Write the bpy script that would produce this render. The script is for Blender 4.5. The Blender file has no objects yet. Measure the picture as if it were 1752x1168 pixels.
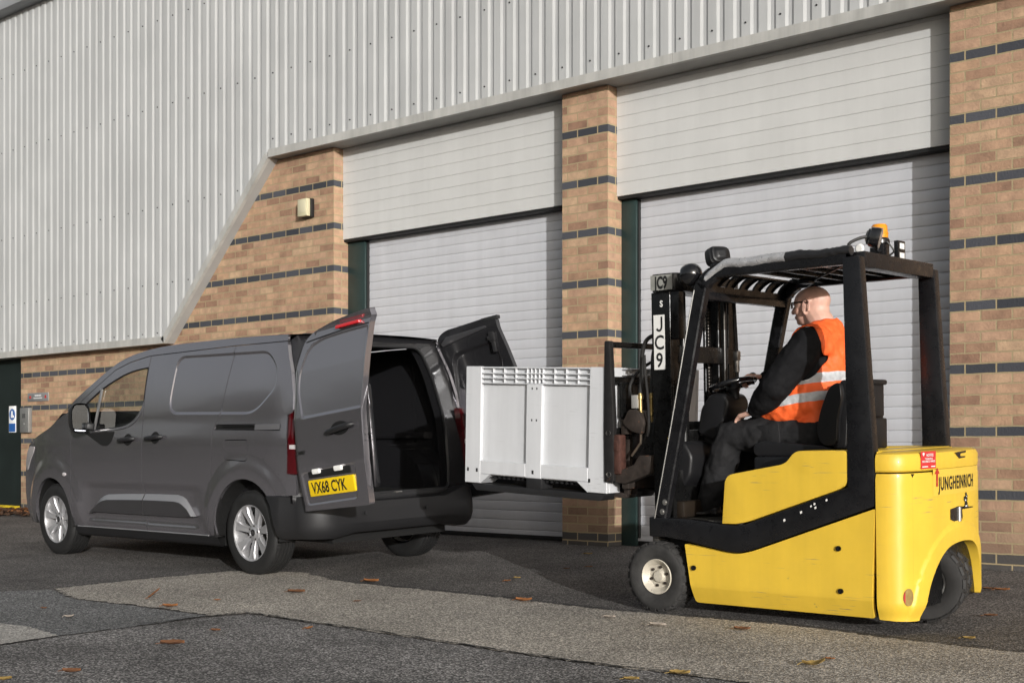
import bpy, bmesh, math, random
import numpy as np
from mathutils import Vector, Matrix, geometry
random.seed(7)
R = math.radians
SC = bpy.context.scene
COL = SC.collection

# ------------------------------------------------------------------ camera
cd = bpy.data.cameras.new("camera")
cam = bpy.data.objects.new("camera", cd)
COL.objects.link(cam)
cam.location = (3.768, -9.218, 0.94)
cam.rotation_euler = (R(90), 0, R(40.8))
cd.sensor_width = 36
cd.lens = 2230 / 1752 * 36
cd.shift_y = 187 / 1752
cd.clip_end = 900
SC.camera = cam

# ------------------------------------------------------------------ sky, sun, exposure
SUN_AZ = 147.0      # direction in which the light travels, in the ground plane
SUN_EL = 9.5
world = bpy.data.worlds.new("World")
SC.world = world
world.use_nodes = True
wt = world.node_tree
sky = wt.nodes.new('ShaderNodeTexSky')
sky.sky_type = 'NISHITA'
sky.sun_disc = False
sky.sun_elevation = R(SUN_EL)
to_sun = math.radians(SUN_AZ + 180)
sky.sun_rotation = math.atan2(math.cos(to_sun), math.sin(to_sun))
sky.air_density = 1.0
sky.dust_density = 4.0
sky.ozone_density = 1.0
hs_ = wt.nodes.new('ShaderNodeHueSaturation')     # thin high cloud: paler than a clear sky
hs_.inputs['Saturation'].default_value = .35
wt.links.new(sky.outputs[0], hs_.inputs['Color'])
wt.links.new(hs_.outputs[0], wt.nodes['Background'].inputs[0])
wt.nodes['Background'].inputs[1].default_value = 0.14
ld = bpy.data.lights.new("sun", 'SUN')
ld.energy = 3.3
ld.angle = R(0.5)
ld.color = (1.0, 0.99, 0.975)
sun = bpy.data.objects.new("sun", ld)
COL.objects.link(sun)
az, el = R(SUN_AZ), R(SUN_EL)
ldir = Vector((math.cos(az) * math.cos(el), math.sin(az) * math.cos(el), -math.sin(el)))
sun.rotation_euler = ldir.to_track_quat('-Z', 'Y').to_euler()
sun.location = (12, -12, 8)
SC.view_settings.view_transform = 'Standard'
SC.view_settings.look = 'None'
SC.view_settings.gamma = 1
SC.view_settings.exposure = 0.12

# ------------------------------------------------------------------ materials
def mat(name, col, rough=.5, metal=0., var=0., vs=6., bump=0., bs=80., coat=0., spec=.5, trans=0.,
        ior=1.45, emit=0., rvar=0., col2=None, thr=.6, cs=12., sheen=0., detail=4., streak=0., scratch=None):
    """Principled surface; 'var' mottles the colour, col2 adds sparse patches of wear or dirt."""
    m = bpy.data.materials.new(name)
    m.use_nodes = True
    t = m.node_tree
    b = t.nodes['Principled BSDF']
    b.inputs['Base Color'].default_value = (*col, 1)
    b.inputs['Roughness'].default_value = rough
    b.inputs['Metallic'].default_value = metal
    b.inputs['Specular IOR Level'].default_value = spec
    b.inputs['Coat Weight'].default_value = coat
    b.inputs['Coat Roughness'].default_value = .04
    b.inputs['Transmission Weight'].default_value = trans
    b.inputs['IOR'].default_value = ior
    b.inputs['Sheen Weight'].default_value = sheen
    if emit:
        b.inputs['Emission Color'].default_value = (*col, 1)
        b.inputs['Emission Strength'].default_value = emit
    tc = None
    def nz(scale, det=4.):
        nonlocal tc
        if tc is None:
            tc = t.nodes.new('ShaderNodeTexCoord')
        n = t.nodes.new('ShaderNodeTexNoise')
        n.inputs['Scale'].default_value = scale
        n.inputs['Detail'].default_value = det
        n.inputs['Roughness'].default_value = .62
        t.links.new(tc.outputs['Object'], n.inputs['Vector'])
        return n
    cur = None
    if var:
        n = nz(vs, detail)
        r = t.nodes.new('ShaderNodeValToRGB')
        r.color_ramp.elements[0].position = .3
        r.color_ramp.elements[1].position = .7
        r.color_ramp.elements[0].color = (*[max(0, c * (1 - var)) for c in col], 1)
        r.color_ramp.elements[1].color = (*[min(1, c * (1 + var)) for c in col], 1)
        t.links.new(n.outputs['Fac'], r.inputs['Fac'])
        cur = r.outputs['Color']
    def mapped(scl, nscale, det=5.):
        n = nz(nscale, det)
        mp = t.nodes.new('ShaderNodeMapping')
        mp.inputs['Scale'].default_value = scl
        t.links.new(tc.outputs['Object'], mp.inputs['Vector'])
        t.links.new(mp.outputs['Vector'], n.inputs['Vector'])
        return n
    def ramp01(sock, p0, p1, c0, c1):
        r = t.nodes.new('ShaderNodeValToRGB')
        r.color_ramp.elements[0].position = p0
        r.color_ramp.elements[1].position = p1
        r.color_ramp.elements[0].color = (c0, c0, c0, 1)
        r.color_ramp.elements[1].color = (c1, c1, c1, 1)
        t.links.new(sock, r.inputs['Fac'])
        return r.outputs['Color']
    def mixc(kind, fac, a, c):
        x = t.nodes.new('ShaderNodeMixRGB')
        x.blend_type = kind
        for i, v in (('Fac', fac), ('Color1', a), ('Color2', c)):
            if isinstance(v, (int, float)):
                x.inputs[i].default_value = v
            elif isinstance(v, tuple):
                x.inputs[i].default_value = (*v, 1)
            else:
                t.links.new(v, x.inputs[i])
        return x.outputs['Color']
    if streak:       # rain streaks running down the surface
        s1 = ramp01(mapped((5., 5., .28), 1.6).outputs['Fac'], .34, .62, 1 - streak, 1 + streak * .2)
        cur = mixc('MULTIPLY', 1., cur if cur else col, s1)
    if scratch:      # long shallow scuffs in a few places
        m1 = ramp01(mapped((2.2, 2.2, 75.), 2.0, 3.).outputs['Fac'], .63, .67, 0., 1.)
        m2 = ramp01(mapped((1.7, 1.7, 5.), 1.3, 2.).outputs['Fac'], .53, .62, 0., 1.)
        cur = mixc('MIX', mixc('MULTIPLY', 1., m1, m2), cur if cur else col, scratch)
    if col2 is not None:
        n = nz(cs, 6.)
        r = t.nodes.new('ShaderNodeValToRGB')
        r.color_ramp.elements[0].position = thr
        r.color_ramp.elements[1].position = thr + .06
        r.color_ramp.elements[0].color = (0, 0, 0, 1)
        r.color_ramp.elements[1].color = (1, 1, 1, 1)
        t.links.new(n.outputs['Fac'], r.inputs['Fac'])
        mx = t.nodes.new('ShaderNodeMixRGB')
        t.links.new(r.outputs['Color'], mx.inputs['Fac'])
        if cur:
            t.links.new(cur, mx.inputs['Color1'])
        else:
            mx.inputs['Color1'].default_value = (*col, 1)
        mx.inputs['Color2'].default_value = (*col2, 1)
        cur = mx.outputs['Color']
    if cur:
        t.links.new(cur, b.inputs['Base Color'])
    if rvar:
        n = nz(vs * 1.7 + 3)
        mr = t.nodes.new('ShaderNodeMapRange')
        mr.inputs['From Min'].default_value = .3
        mr.inputs['From Max'].default_value = .7
        mr.inputs['To Min'].default_value = max(0, rough - rvar)
        mr.inputs['To Max'].default_value = min(1, rough + rvar)
        t.links.new(n.outputs['Fac'], mr.inputs['Value'])
        t.links.new(mr.outputs['Result'], b.inputs['Roughness'])
    if bump:
        n = nz(bs)
        bp = t.nodes.new('ShaderNodeBump')
        bp.inputs['Strength'].default_value = bump
        bp.inputs['Distance'].default_value = .01
        t.links.new(n.outputs['Fac'], bp.inputs['Height'])
        t.links.new(bp.outputs['Normal'], b.inputs['Normal'])
    return m

# ------------------------------------------------------------------ mesh builder
class MB:
    """collects shapes in one bmesh; build() links them as ONE mesh object"""
    def __init__(s):
        s.bm = bmesh.new()
        s.mi = 0
    def _fin(s, faces):
        for f in faces:
            f.material_index = s.mi
    def raw(s, vs, fs):
        b = [s.bm.verts.new(v) for v in vs]
        out = []
        for f in fs:
            try:
                out.append(s.bm.faces.new([b[i] for i in f]))
            except ValueError:
                pass
        s._fin(out)
        return s
    def box(s, c, size, rot=None, bev=0., seg=2):
        """box from centre and full size, optional rotation matrix and bevel"""
        t = bmesh.new()
        bmesh.ops.create_cube(t, size=1)
        bmesh.ops.scale(t, vec=Vector(size), verts=t.verts)
        if bev:
            bmesh.ops.bevel(t, geom=list(t.edges), offset=min(bev, min(size) * .45), segments=seg, affect='EDGES', profile=.5)
        M_ = Matrix.Translation(Vector(c))
        if rot is not None:
            M_ = M_ @ rot.to_4x4()
        bmesh.ops.transform(t, matrix=M_, verts=t.verts)
        return s._merge(t)
    def bx(s, x0, x1, y0, y1, z0, z1, bev=0., seg=2):
        return s.box(((x0 + x1) / 2, (y0 + y1) / 2, (z0 + z1) / 2), (abs(x1 - x0), abs(y1 - y0), abs(z1 - z0)), None, bev, seg)
    def _merge(s, t):
        t.verts.ensure_lookup_table()
        m = {}
        for v in t.verts:
            m[v] = s.bm.verts.new(v.co)
        out = []
        for f in t.faces:
            try:
                out.append(s.bm.faces.new([m[v] for v in f.verts]))
            except ValueError:
                pass
        s._fin(out)
        t.free()
        return s
    def bar(s, a, b, w, h, bev=0., up=(0, 0, 1)):
        """rectangular bar from a to b; h along 'up', w across"""
        a, b = Vector(a), Vector(b)
        d = b - a
        z = d.normalized()
        x = Vector(up).cross(z)
        if x.length < 1e-5:
            x = Vector((1, 0, 0)).cross(z)
        x.normalize()
        y = z.cross(x)
        rot = Matrix((x, y, z)).transposed()
        return s.box((a + b) / 2, (w, h, d.length), rot, bev)
    def tube(s, pts, r, n=10, cap=True, smooth=0):
        """round tube along points; r may be a list"""
        P = [Vector(p) for p in pts]
        if smooth:
            P, rr = spline(P, smooth, r)
            r = rr
        rs = r if isinstance(r, (list, tuple)) else [r] * len(P)
        rings = []
        nx = None
        for i, p in enumerate(P):
            d = (P[min(i + 1, len(P) - 1)] - P[max(i - 1, 0)]).normalized()
            if nx is None:
                nx = d.orthogonal().normalized()
            else:
                nx = (nx - d * nx.dot(d))
                nx = nx.normalized() if nx.length > 1e-6 else d.orthogonal().normalized()
            ny = d.cross(nx)
            rings.append([s.bm.verts.new(p + (nx * math.cos(2 * math.pi * k / n) + ny * math.sin(2 * math.pi * k / n)) * rs[i]) for k in range(n)])
        out = []
        for a, b in zip(rings, rings[1:]):
            for k in range(n):
                out.append(s.bm.faces.new((a[k], a[(k + 1) % n], b[(k + 1) % n], b[k])))
        if cap:
            out.append(s.bm.faces.new(rings[0][::-1]))
            out.append(s.bm.faces.new(rings[-1]))
        s._fin(out)
        return s
    def cyl(s, a, b, r, n=20, r2=None):
        return s.tube([a, b], [r, r if r2 is None else r2], n)
    def lathe(s, prof, c, axis='y', n=40, close=False):
        """revolve (radius, along) pairs round an axis through c"""
        c = Vector(c)
        ax = {'x': (Vector((1, 0, 0)), Vector((0, 1, 0)), Vector((0, 0, 1))), 'y': (Vector((0, 1, 0)), Vector((0, 0, 1)), Vector((1, 0, 0))),
              'z': (Vector((0, 0, 1)), Vector((1, 0, 0)), Vector((0, 1, 0)))}[axis] if isinstance(axis, str) else axis
        rings = []
        for (r, h) in prof:
            if r < 1e-6:
                rings.append([s.bm.verts.new(c + ax[0] * h)])
            else:
                rings.append([s.bm.verts.new(c + ax[0] * h + (ax[1] * math.cos(2 * math.pi * k / n) + ax[2] * math.sin(2 * math.pi * k / n)) * r) for k in range(n)])
        out = []
        pr = list(zip(rings, rings[1:]))
        if close:
            pr.append((rings[-1], rings[0]))
        for a, b in pr:
            for k in range(n):
                q = [a[k % len(a)], a[(k + 1) % len(a)], b[(k + 1) % len(b)], b[k % len(b)]]
                u = []
                for v in q:
                    if v not in u:
                        u.append(v)
                if len(u) > 2:
                    try:
                        out.append(s.bm.faces.new(u))
                    except ValueError:
                        pass
        s._fin(out)
        return s
    def prism(s, poly, f0, f1, bev=0., seg=2):
        """closed 2-D polygon extruded between two mappings f0(u,v)->xyz and f1(u,v)->xyz"""
        t = bmesh.new()
        a = [t.verts.new(f0(*p)) for p in poly]
        b = [t.verts.new(f1(*p)) for p in poly]
        t.faces.new(a[::-1])
        t.faces.new(b)
        n = len(poly)
        for i in range(n):
            t.faces.new((a[i], a[(i + 1) % n], b[(i + 1) % n], b[i]))
        bmesh.ops.recalc_face_normals(t, faces=t.faces)
        if bev:
            ed = [e for e in t.edges if len(e.link_faces) == 2 and e.calc_face_angle(0) > R(25)]
            bmesh.ops.bevel(t, geom=ed, offset=bev, segments=seg, affect='EDGES', profile=.5, clamp_overlap=True)
        big = [f for f in t.faces if len(f.verts) > 4]
        bmesh.ops.triangulate(t, faces=big)
        return s._merge(t)
    def grid(s, rows, closed=False):
        """quads through rows of points"""
        V = [[s.bm.verts.new(p) for p in r] for r in rows]
        out = []
        for a, b in zip(V, V[1:]):
            n = len(a)
            for k in range(n if closed else n - 1):
                try:
                    out.append(s.bm.faces.new((a[k], a[(k + 1) % n], b[(k + 1) % n], b[k])))
                except ValueError:
                    pass
        s._fin(out)
        return s
    def ell(s, c, r, rot=None, u=20, v=12):
        t = bmesh.new()
        bmesh.ops.create_uvsphere(t, u_segments=u, v_segments=v, radius=1)
        M_ = Matrix.Translation(Vector(c)) @ (rot.to_4x4() if rot is not None else Matrix.Identity(4)) @ Matrix.Diagonal((*r, 1))
        bmesh.ops.transform(t, matrix=M_, verts=t.verts)
        return s._merge(t)
    def xf(s, M_):
        bmesh.ops.transform(s.bm, matrix=M_, verts=s.bm.verts)
        return s
    def build(s, name, m, parent=None, smooth=32, normals=True):
        bm = s.bm
        if normals:
            bmesh.ops.recalc_face_normals(bm, faces=bm.faces)
        if smooth:
            a = R(smooth)
            for f in bm.faces:
                f.smooth = True
            for e in bm.edges:
                if len(e.link_faces) == 2 and e.calc_face_angle(0) > a:
                    e.smooth = False
        me = bpy.data.meshes.new(name)
        bm.to_mesh(me)
        bm.free()
        for k in (m if isinstance(m, (list, tuple)) else [m]):
            me.materials.append(k)
        o = bpy.data.objects.new(name, me)
        COL.objects.link(o)
        if parent is not None:
            o.parent = parent
        return o

def spline(P, k, r=None):
    """Catmull-Rom through the points"""
    out, rr = [], []
    rs = r if isinstance(r, (list, tuple)) else [r or 0] * len(P)
    for i in range(len(P) - 1):
        p0, p1, p2, p3 = P[max(i - 1, 0)], P[i], P[i + 1], P[min(i + 2, len(P) - 1)]
        for j in range(k):
            t = j / k
            out.append(.5 * ((2 * p1) + (p2 - p0) * t + (2 * p0 - 5 * p1 + 4 * p2 - p3) * t * t + (3 * p1 - p0 - 3 * p2 + p3) * t ** 3))
            rr.append(rs[i] * (1 - t) + rs[i + 1] * t)
    out.append(P[-1])
    rr.append(rs[-1])
    return out, rr

def thing(name, label, cat, loc=(0, 0, 0), rz=0., group=None):
    o = bpy.data.objects.new(name, None)
    o.empty_display_size = .2
    COL.objects.link(o)
    o.location = loc
    o.rotation_euler = (0, 0, rz)
    o['label'] = label
    o['category'] = cat
    if group:
        o['group'] = group
    return o

def tag(o, label, cat, group=None, kind=None):
    o['label'] = label
    o['category'] = cat
    if group:
        o['group'] = group
    if kind:
        o['kind'] = kind
    return o

def struct(o):
    o['kind'] = 'structure'
    return o

def rpoly(pts, rad=.02, seg=4):
    """polygon with rounded corners; rad is a number or one per corner"""
    out = []
    n = len(pts)
    for i in range(n):
        p0, p1, p2 = Vector(pts[i - 1]), Vector(pts[i]), Vector(pts[(i + 1) % n])
        r = rad[i] if isinstance(rad, (list, tuple)) else rad
        a, b = p0 - p1, p2 - p1
        d = min(r, a.length * .45, b.length * .45)
        if d < 1e-4:
            out.append(tuple(p1))
            continue
        s_, e_ = p1 + a.normalized() * d, p1 + b.normalized() * d
        for k in range(seg + 1):
            t = k / seg
            q = s_ * (1 - t) ** 2 + p1 * 2 * t * (1 - t) + e_ * t * t
            out.append((q.x, q.y))
    return out

def text_mesh(txt, size, f, m, name, parent, sx=1., depth=.0, align='LEFT', bold=0., space=1.):
    """flat lettering; f maps text plane (u right, v up) to xyz"""
    cu = bpy.data.curves.new(name, 'FONT')
    cu.body = txt
    cu.size = size
    cu.align_x = align
    cu.space_character = space
    cu.offset = bold
    cu.resolution_u = 3
    tmp = bpy.data.objects.new('tmp_text', cu)
    COL.objects.link(tmp)
    dg = bpy.context.evaluated_depsgraph_get()
    dg.update()
    me = bpy.data.meshes.new_from_object(tmp.evaluated_get(dg))
    bpy.data.objects.remove(tmp)
    for v in me.vertices:
        v.co = Vector(f(v.co.x * sx, v.co.y))
    me.materials.clear()
    me.materials.append(m)
    o = bpy.data.objects.new(name, me)
    COL.objects.link(o)
    if parent is not None:
        o.parent = parent
    return o

def voxel(mb, name, m, parent, size=.01, smooth=6, cut=None, disp=None):
    """fuse overlapping closed shapes into one continuous skin"""
    o = mb.build('tmp_voxel', m, None, 0)
    md = o.modifiers.new('r', 'REMESH')
    md.mode = 'VOXEL'
    md.voxel_size = size
    md.use_smooth_shade = True
    sm = o.modifiers.new('s', 'SMOOTH')
    sm.factor = .5
    sm.iterations = smooth
    if disp:
        tx = bpy.data.textures.new('fold', 'CLOUDS')
        tx.noise_scale = disp[1]
        tx.noise_depth = 1
        dm = o.modifiers.new('d', 'DISPLACE')
        dm.texture = tx
        dm.strength = disp[0]
        dm.mid_level = .5
    dg = bpy.context.evaluated_depsgraph_get()
    dg.update()
    me = bpy.data.meshes.new_from_object(o.evaluated_get(dg))
    bpy.data.objects.remove(o)
    if cut:
        bm = bmesh.new()
        bm.from_mesh(me)
        dele = [f for f in bm.faces if cut(f.calc_center_median())]
        bmesh.ops.delete(bm, geom=dele, context='FACES')
        for _ in range(10):        # trimmed edges run smooth, like a bound hem
            nb = {}
            for e in bm.edges:
                if len(e.link_faces) == 1:
                    for v in e.verts:
                        nb.setdefault(v, []).append(e.other_vert(v).co.copy())
            for v, q in nb.items():
                if len(q) == 2:
                    v.co = v.co * .5 + (q[0] + q[1]) * .25
        bm.to_mesh(me)
        bm.free()
    for p in me.polygons:
        p.use_smooth = True
    me.name = name
    o = bpy.data.objects.new(name, me)
    COL.objects.link(o)
    if parent is not None:
        o.parent = parent
    return o
# ================================================================== ground
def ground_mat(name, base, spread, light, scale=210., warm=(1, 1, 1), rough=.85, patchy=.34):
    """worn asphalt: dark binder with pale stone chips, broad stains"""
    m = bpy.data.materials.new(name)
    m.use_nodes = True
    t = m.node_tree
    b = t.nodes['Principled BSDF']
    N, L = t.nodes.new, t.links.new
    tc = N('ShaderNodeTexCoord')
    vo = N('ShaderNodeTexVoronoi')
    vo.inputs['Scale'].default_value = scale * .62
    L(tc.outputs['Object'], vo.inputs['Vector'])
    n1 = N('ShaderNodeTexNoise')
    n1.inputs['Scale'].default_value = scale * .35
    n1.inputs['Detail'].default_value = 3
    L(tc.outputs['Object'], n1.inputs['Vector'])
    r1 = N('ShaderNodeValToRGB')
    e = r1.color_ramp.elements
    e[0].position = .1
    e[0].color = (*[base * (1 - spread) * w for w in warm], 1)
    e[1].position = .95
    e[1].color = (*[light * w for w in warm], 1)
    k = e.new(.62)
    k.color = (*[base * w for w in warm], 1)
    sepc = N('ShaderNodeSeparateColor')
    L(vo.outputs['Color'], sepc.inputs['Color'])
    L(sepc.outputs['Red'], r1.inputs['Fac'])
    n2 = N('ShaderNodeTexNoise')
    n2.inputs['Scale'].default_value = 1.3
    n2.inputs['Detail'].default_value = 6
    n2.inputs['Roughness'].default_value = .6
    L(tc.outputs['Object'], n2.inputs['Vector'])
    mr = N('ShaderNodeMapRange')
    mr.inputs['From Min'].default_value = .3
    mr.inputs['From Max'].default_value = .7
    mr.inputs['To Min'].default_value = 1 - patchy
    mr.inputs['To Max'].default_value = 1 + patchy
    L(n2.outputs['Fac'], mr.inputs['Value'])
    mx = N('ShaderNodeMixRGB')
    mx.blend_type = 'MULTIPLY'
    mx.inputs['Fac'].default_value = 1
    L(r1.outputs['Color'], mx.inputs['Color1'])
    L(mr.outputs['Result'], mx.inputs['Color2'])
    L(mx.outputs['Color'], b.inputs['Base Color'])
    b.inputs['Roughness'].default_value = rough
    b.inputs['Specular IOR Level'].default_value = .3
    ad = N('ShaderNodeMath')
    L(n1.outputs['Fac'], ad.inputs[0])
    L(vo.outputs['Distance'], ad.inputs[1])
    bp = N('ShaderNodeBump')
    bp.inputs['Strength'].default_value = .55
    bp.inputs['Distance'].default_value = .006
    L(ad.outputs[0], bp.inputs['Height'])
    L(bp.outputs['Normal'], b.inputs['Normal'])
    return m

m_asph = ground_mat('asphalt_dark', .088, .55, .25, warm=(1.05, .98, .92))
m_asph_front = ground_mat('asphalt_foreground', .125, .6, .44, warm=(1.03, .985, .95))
m_tan = ground_mat('asphalt_gritty_tan', .29, .55, .68, warm=(1.06, .97, .84), patchy=.2)
m_grey = ground_mat('asphalt_grey', .125, .5, .36, warm=(1, 1, .985), patchy=.18)
m_pale = ground_mat('asphalt_pale', .36, .4, .66, warm=(1.03, .98, .9), patchy=.15)

g = MB()
ROLL = R(1.85)          # the yard falls gently away from the building; both vehicles lean with it
def ground_z(y):
    return 0. if y < -3.05 else min(.1, .1 * (y + 3.05) / 3.05)
ys = [-220, -60, -14, -3.05, -2.0, -1.0, 0., .6, 60]
zs = {y: ground_z(y) for y in ys}
xs = [-300, -60, -25, -14, -6, 0, 8, 30, 300]
g.grid([[(x, y, zs[y]) for x in xs] for y in ys])
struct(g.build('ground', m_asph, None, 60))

def edge_poly(pts, amp=.012, step=.035):
    """ragged outline through the given corners"""
    rr = random.Random(3)
    out = []
    for i in range(len(pts)):
        a, b = Vector(pts[i]), Vector(pts[(i + 1) % len(pts)])
        n = max(1, int((b - a).length / step))
        n = min(n, 260)
        for k in range(n):
            p = a.lerp(b, k / n)
            out.append((p.x + rr.uniform(-amp, amp), p.y + rr.uniform(-amp, amp)))
    return out

def sheet(name, pts, z, m, amp=.012):
    P = edge_poly(pts, amp)
    t = MB()
    vs = [Vector((x, y, z + ground_z(y))) for x, y in P]
    tri = geometry.tessellate_polygon([vs])
    t.raw(vs, tri)
    return struct(t.build(name, m, None, 0))

# outlines measured on the ground plane (metres)
def G(px, py, z=0.):
    """a point of the yard as surveyed from the camera station: pixel of the photograph -> ground coordinates"""
    th = R(40.8)
    dx, dz = (px - 876) / 2230, (771 - py) / 2230
    fx, fy = -math.sin(th) + math.cos(th) * dx, math.cos(th) + math.sin(th) * dx
    h = z
    for _ in range(6):
        k = (h - .94) / dz
        h = z + ground_z(-9.218 + fy * k)
    return (3.768 + fx * k, -9.218 + fy * k)

front_edge = [(-300, 1100), (0, 1105), (99, 1090), (240, 1072), (363, 1056), (425, 1051), (507, 1063), (600, 1076), (805, 1107), (963, 1131), (1200, 1160), (1500, 1200)]
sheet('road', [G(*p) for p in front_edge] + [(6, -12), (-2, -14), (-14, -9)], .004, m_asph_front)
tan_low = [(600, 1076), (805, 1107), (963, 1131), (1200, 1160), (1500, 1200), (1900, 1250)]
tan_up = [(2000, 1150), (1752, 1119), (1545, 1096), (1356, 1072), (1200, 1058), (1025, 1043), (888, 1027), (764, 1014), (600, 998), (514, 980), (394, 978), (240, 992), (92, 1008)]
sheet('path', [G(*p) for p in [(127, 1025), (219, 1035), (363, 1054), (425, 1050), (507, 1062)] + tan_low + tan_up], .008, m_tan, .022)
sheet('pavement', [G(*p) for p in [(-200, 1030), (0, 1013), (85, 1009), (127, 1026), (219, 1036), (355, 1054), (240, 1071), (99, 1089), (0, 1104), (-200, 1120)]], .006, m_grey)
sheet('pavement', [G(*p) for p in [(-120, 1052), (0, 1068), (50, 1075), (99, 1089), (50, 1097), (0, 1105), (-120, 1114)]], .010, m_pale)

def seam(pts, w_, z, m):
    P = [Vector(G(*p)) for p in pts]
    P, _ = spline([Vector((p.x, p.y, 0)) for p in P], 14)
    rr = random.Random(9)
    t = MB()
    rows = []
    for i, p in enumerate(P):
        d = (P[min(i + 1, len(P) - 1)] - P[max(i - 1, 0)]).normalized()
        n = Vector((-d.y, d.x, 0))
        k = w_ * rr.uniform(.35, 1.2)
        o = rr.uniform(-.012, .012)
        zg = z + ground_z(p.y)
        rows.append([(p + n * (o + k)).to_tuple()[:2] + (zg,), (p + n * (o - k)).to_tuple()[:2] + (zg,)])
    t.grid(rows)
    return struct(t.build('road', m, None, 0))
m_seam = ground_mat('bitumen_seam', .030, .5, .09, patchy=.3)
seam([(560, 992), (600, 997), (764, 1013), (888, 1026), (1025, 1042), (1200, 1057), (1356, 1071), (1545, 1095), (1752, 1118), (1900, 1137)], .016, .0125, m_seam)
seam([(-100, 1024), (0, 1013), (92, 1008), (240, 992), (394, 977)], .010, .0125, m_seam)
seam([(240, 1071), (363, 1056), (425, 1051), (507, 1063), (600, 1076), (805, 1107), (963, 1131), (1200, 1160)], .010, .0135, m_seam)
# ================================================================== warehouse
def brick_mat():
    m = bpy.data.materials.new('brick_buff_banded')
    m.use_nodes = True
    t = m.node_tree
    b = t.nodes['Principled BSDF']
    N, L = t.nodes.new, t.links.new
    tc = N('ShaderNodeTexCoord')
    sp = N('ShaderNodeSeparateXYZ')
    L(tc.outputs['Object'], sp.inputs[0])
    ad = N('ShaderNodeMath')
    L(sp.outputs[0], ad.inputs[0])
    L(sp.outputs[1], ad.inputs[1])
    # slightly wavering joints
    wn = N('ShaderNodeTexNoise')
    wn.inputs['Scale'].default_value = 9
    L(tc.outputs['Object'], wn.inputs['Vector'])
    wv = N('ShaderNodeMath')
    wv.operation = 'MULTIPLY_ADD'
    wv.inputs[1].default_value = .008
    L(wn.outputs['Fac'], wv.inputs[0])
    L(sp.outputs[2], wv.inputs[2])
    zz = N('ShaderNodeMath')
    zz.operation = 'SUBTRACT'
    zz.inputs[1].default_value = .004
    L(wv.outputs[0], zz.inputs[0])
    cb = N('ShaderNodeCombineXYZ')
    L(ad.outputs[0], cb.inputs[0])
    L(zz.outputs[0], cb.inputs[1])
    br = N('ShaderNodeTexBrick')
    br.inputs['Scale'].default_value = 1
    br.inputs['Brick Width'].default_value = .225
    br.inputs['Row Height'].default_value = .075
    br.inputs['Mortar Size'].default_value = .0062
    br.inputs['Mortar Smooth'].default_value = .15
    br.inputs['Color1'].default_value = (0, 0, 0, 1)
    br.inputs['Color2'].default_value = (1, 1, 1, 1)
    br.inputs['Mortar'].default_value = (0, 0, 0, 1)
    L(cb.outputs[0], br.inputs['Vector'])
    rp = N('ShaderNodeValToRGB')
    e = rp.color_ramp.elements
    e[0].position, e[0].color = 0, (.27, .160, .110, 1)
    e[1].position, e[1].color = 1, (.49, .345, .225, 1)
    for p, c in ((.25, (.37, .235, .155, 1)), (.5, (.45, .295, .19, 1)), (.75, (.42, .27, .185, 1))):
        k = e.new(p)
        k.color = c
    L(br.outputs['Color'], rp.inputs['Fac'])
    # per-face smudges
    n1 = N('ShaderNodeTexNoise')
    n1.inputs['Scale'].default_value = 7
    n1.inputs['Detail'].default_value = 7
    n1.inputs['Roughness'].default_value = .7
    L(tc.outputs['Object'], n1.inputs['Vector'])
    r2 = N('ShaderNodeValToRGB')
    r2.color_ramp.elements[0].position = .30
    r2.color_ramp.elements[0].color = (.55, .52, .50, 1)
    r2.color_ramp.elements[1].position = .62
    r2.color_ramp.elements[1].color = (1.12, 1.08, 1.02, 1)
    L(n1.outputs['Fac'], r2.inputs['Fac'])
    ml = N('ShaderNodeMixRGB')
    ml.blend_type = 'MULTIPLY'
    ml.inputs['Fac'].default_value = .8
    L(rp.outputs['Color'], ml.inputs['Color1'])
    L(r2.outputs['Color'], ml.inputs['Color2'])
    # every sixth course, and the base course, in blue engineering brick
    dv = N('ShaderNodeMath')
    dv.operation = 'DIVIDE'
    dv.inputs[1].default_value = .075
    L(zz.outputs[0], dv.inputs[0])
    fl = N('ShaderNodeMath')
    fl.operation = 'FLOOR'
    L(dv.outputs[0], fl.inputs[0])
    md = N('ShaderNodeMath')
    md.operation = 'FLOORED_MODULO'
    md.inputs[1].default_value = 6
    L(fl.outputs[0], md.inputs[0])
    lt = N('ShaderNodeMath')
    lt.operation = 'LESS_THAN'
    lt.inputs[1].default_value = .5
    L(md.outputs[0], lt.inputs[0])
    l2 = N('ShaderNodeMath')
    l2.operation = 'LESS_THAN'
    l2.inputs[1].default_value = .5
    L(fl.outputs[0], l2.inputs[0])
    mxm = N('ShaderNodeMath')
    mxm.operation = 'MAXIMUM'
    L(lt.outputs[0], mxm.inputs[0])
    L(l2.outputs[0], mxm.inputs[1])
    rb = N('ShaderNodeValToRGB')
    rb.color_ramp.elements[0].color = (.034, .037, .045, 1)
    rb.color_ramp.elements[1].color = (.072, .075, .088, 1)
    L(br.outputs['Color'], rb.inputs['Fac'])
    mb = N('ShaderNodeMixRGB')
    L(mxm.outputs[0], mb.inputs['Fac'])
    L(ml.outputs['Color'], mb.inputs['Color1'])
    L(rb.outputs['Color'], mb.inputs['Color2'])
    # splashed dirt low down, ragged along its upper edge
    ds = N('ShaderNodeMapRange')
    ds.inputs['From Min'].default_value = .55
    ds.inputs['From Max'].default_value = -.05
    L(sp.outputs[2], ds.inputs['Value'])
    dm = N('ShaderNodeMath')
    dm.operation = 'MULTIPLY'
    L(ds.outputs['Result'], dm.inputs[0])
    L(n1.outputs['Fac'], dm.inputs[1])
    dx = N('ShaderNodeMixRGB')
    L(dm.outputs[0], dx.inputs['Fac'])
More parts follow.
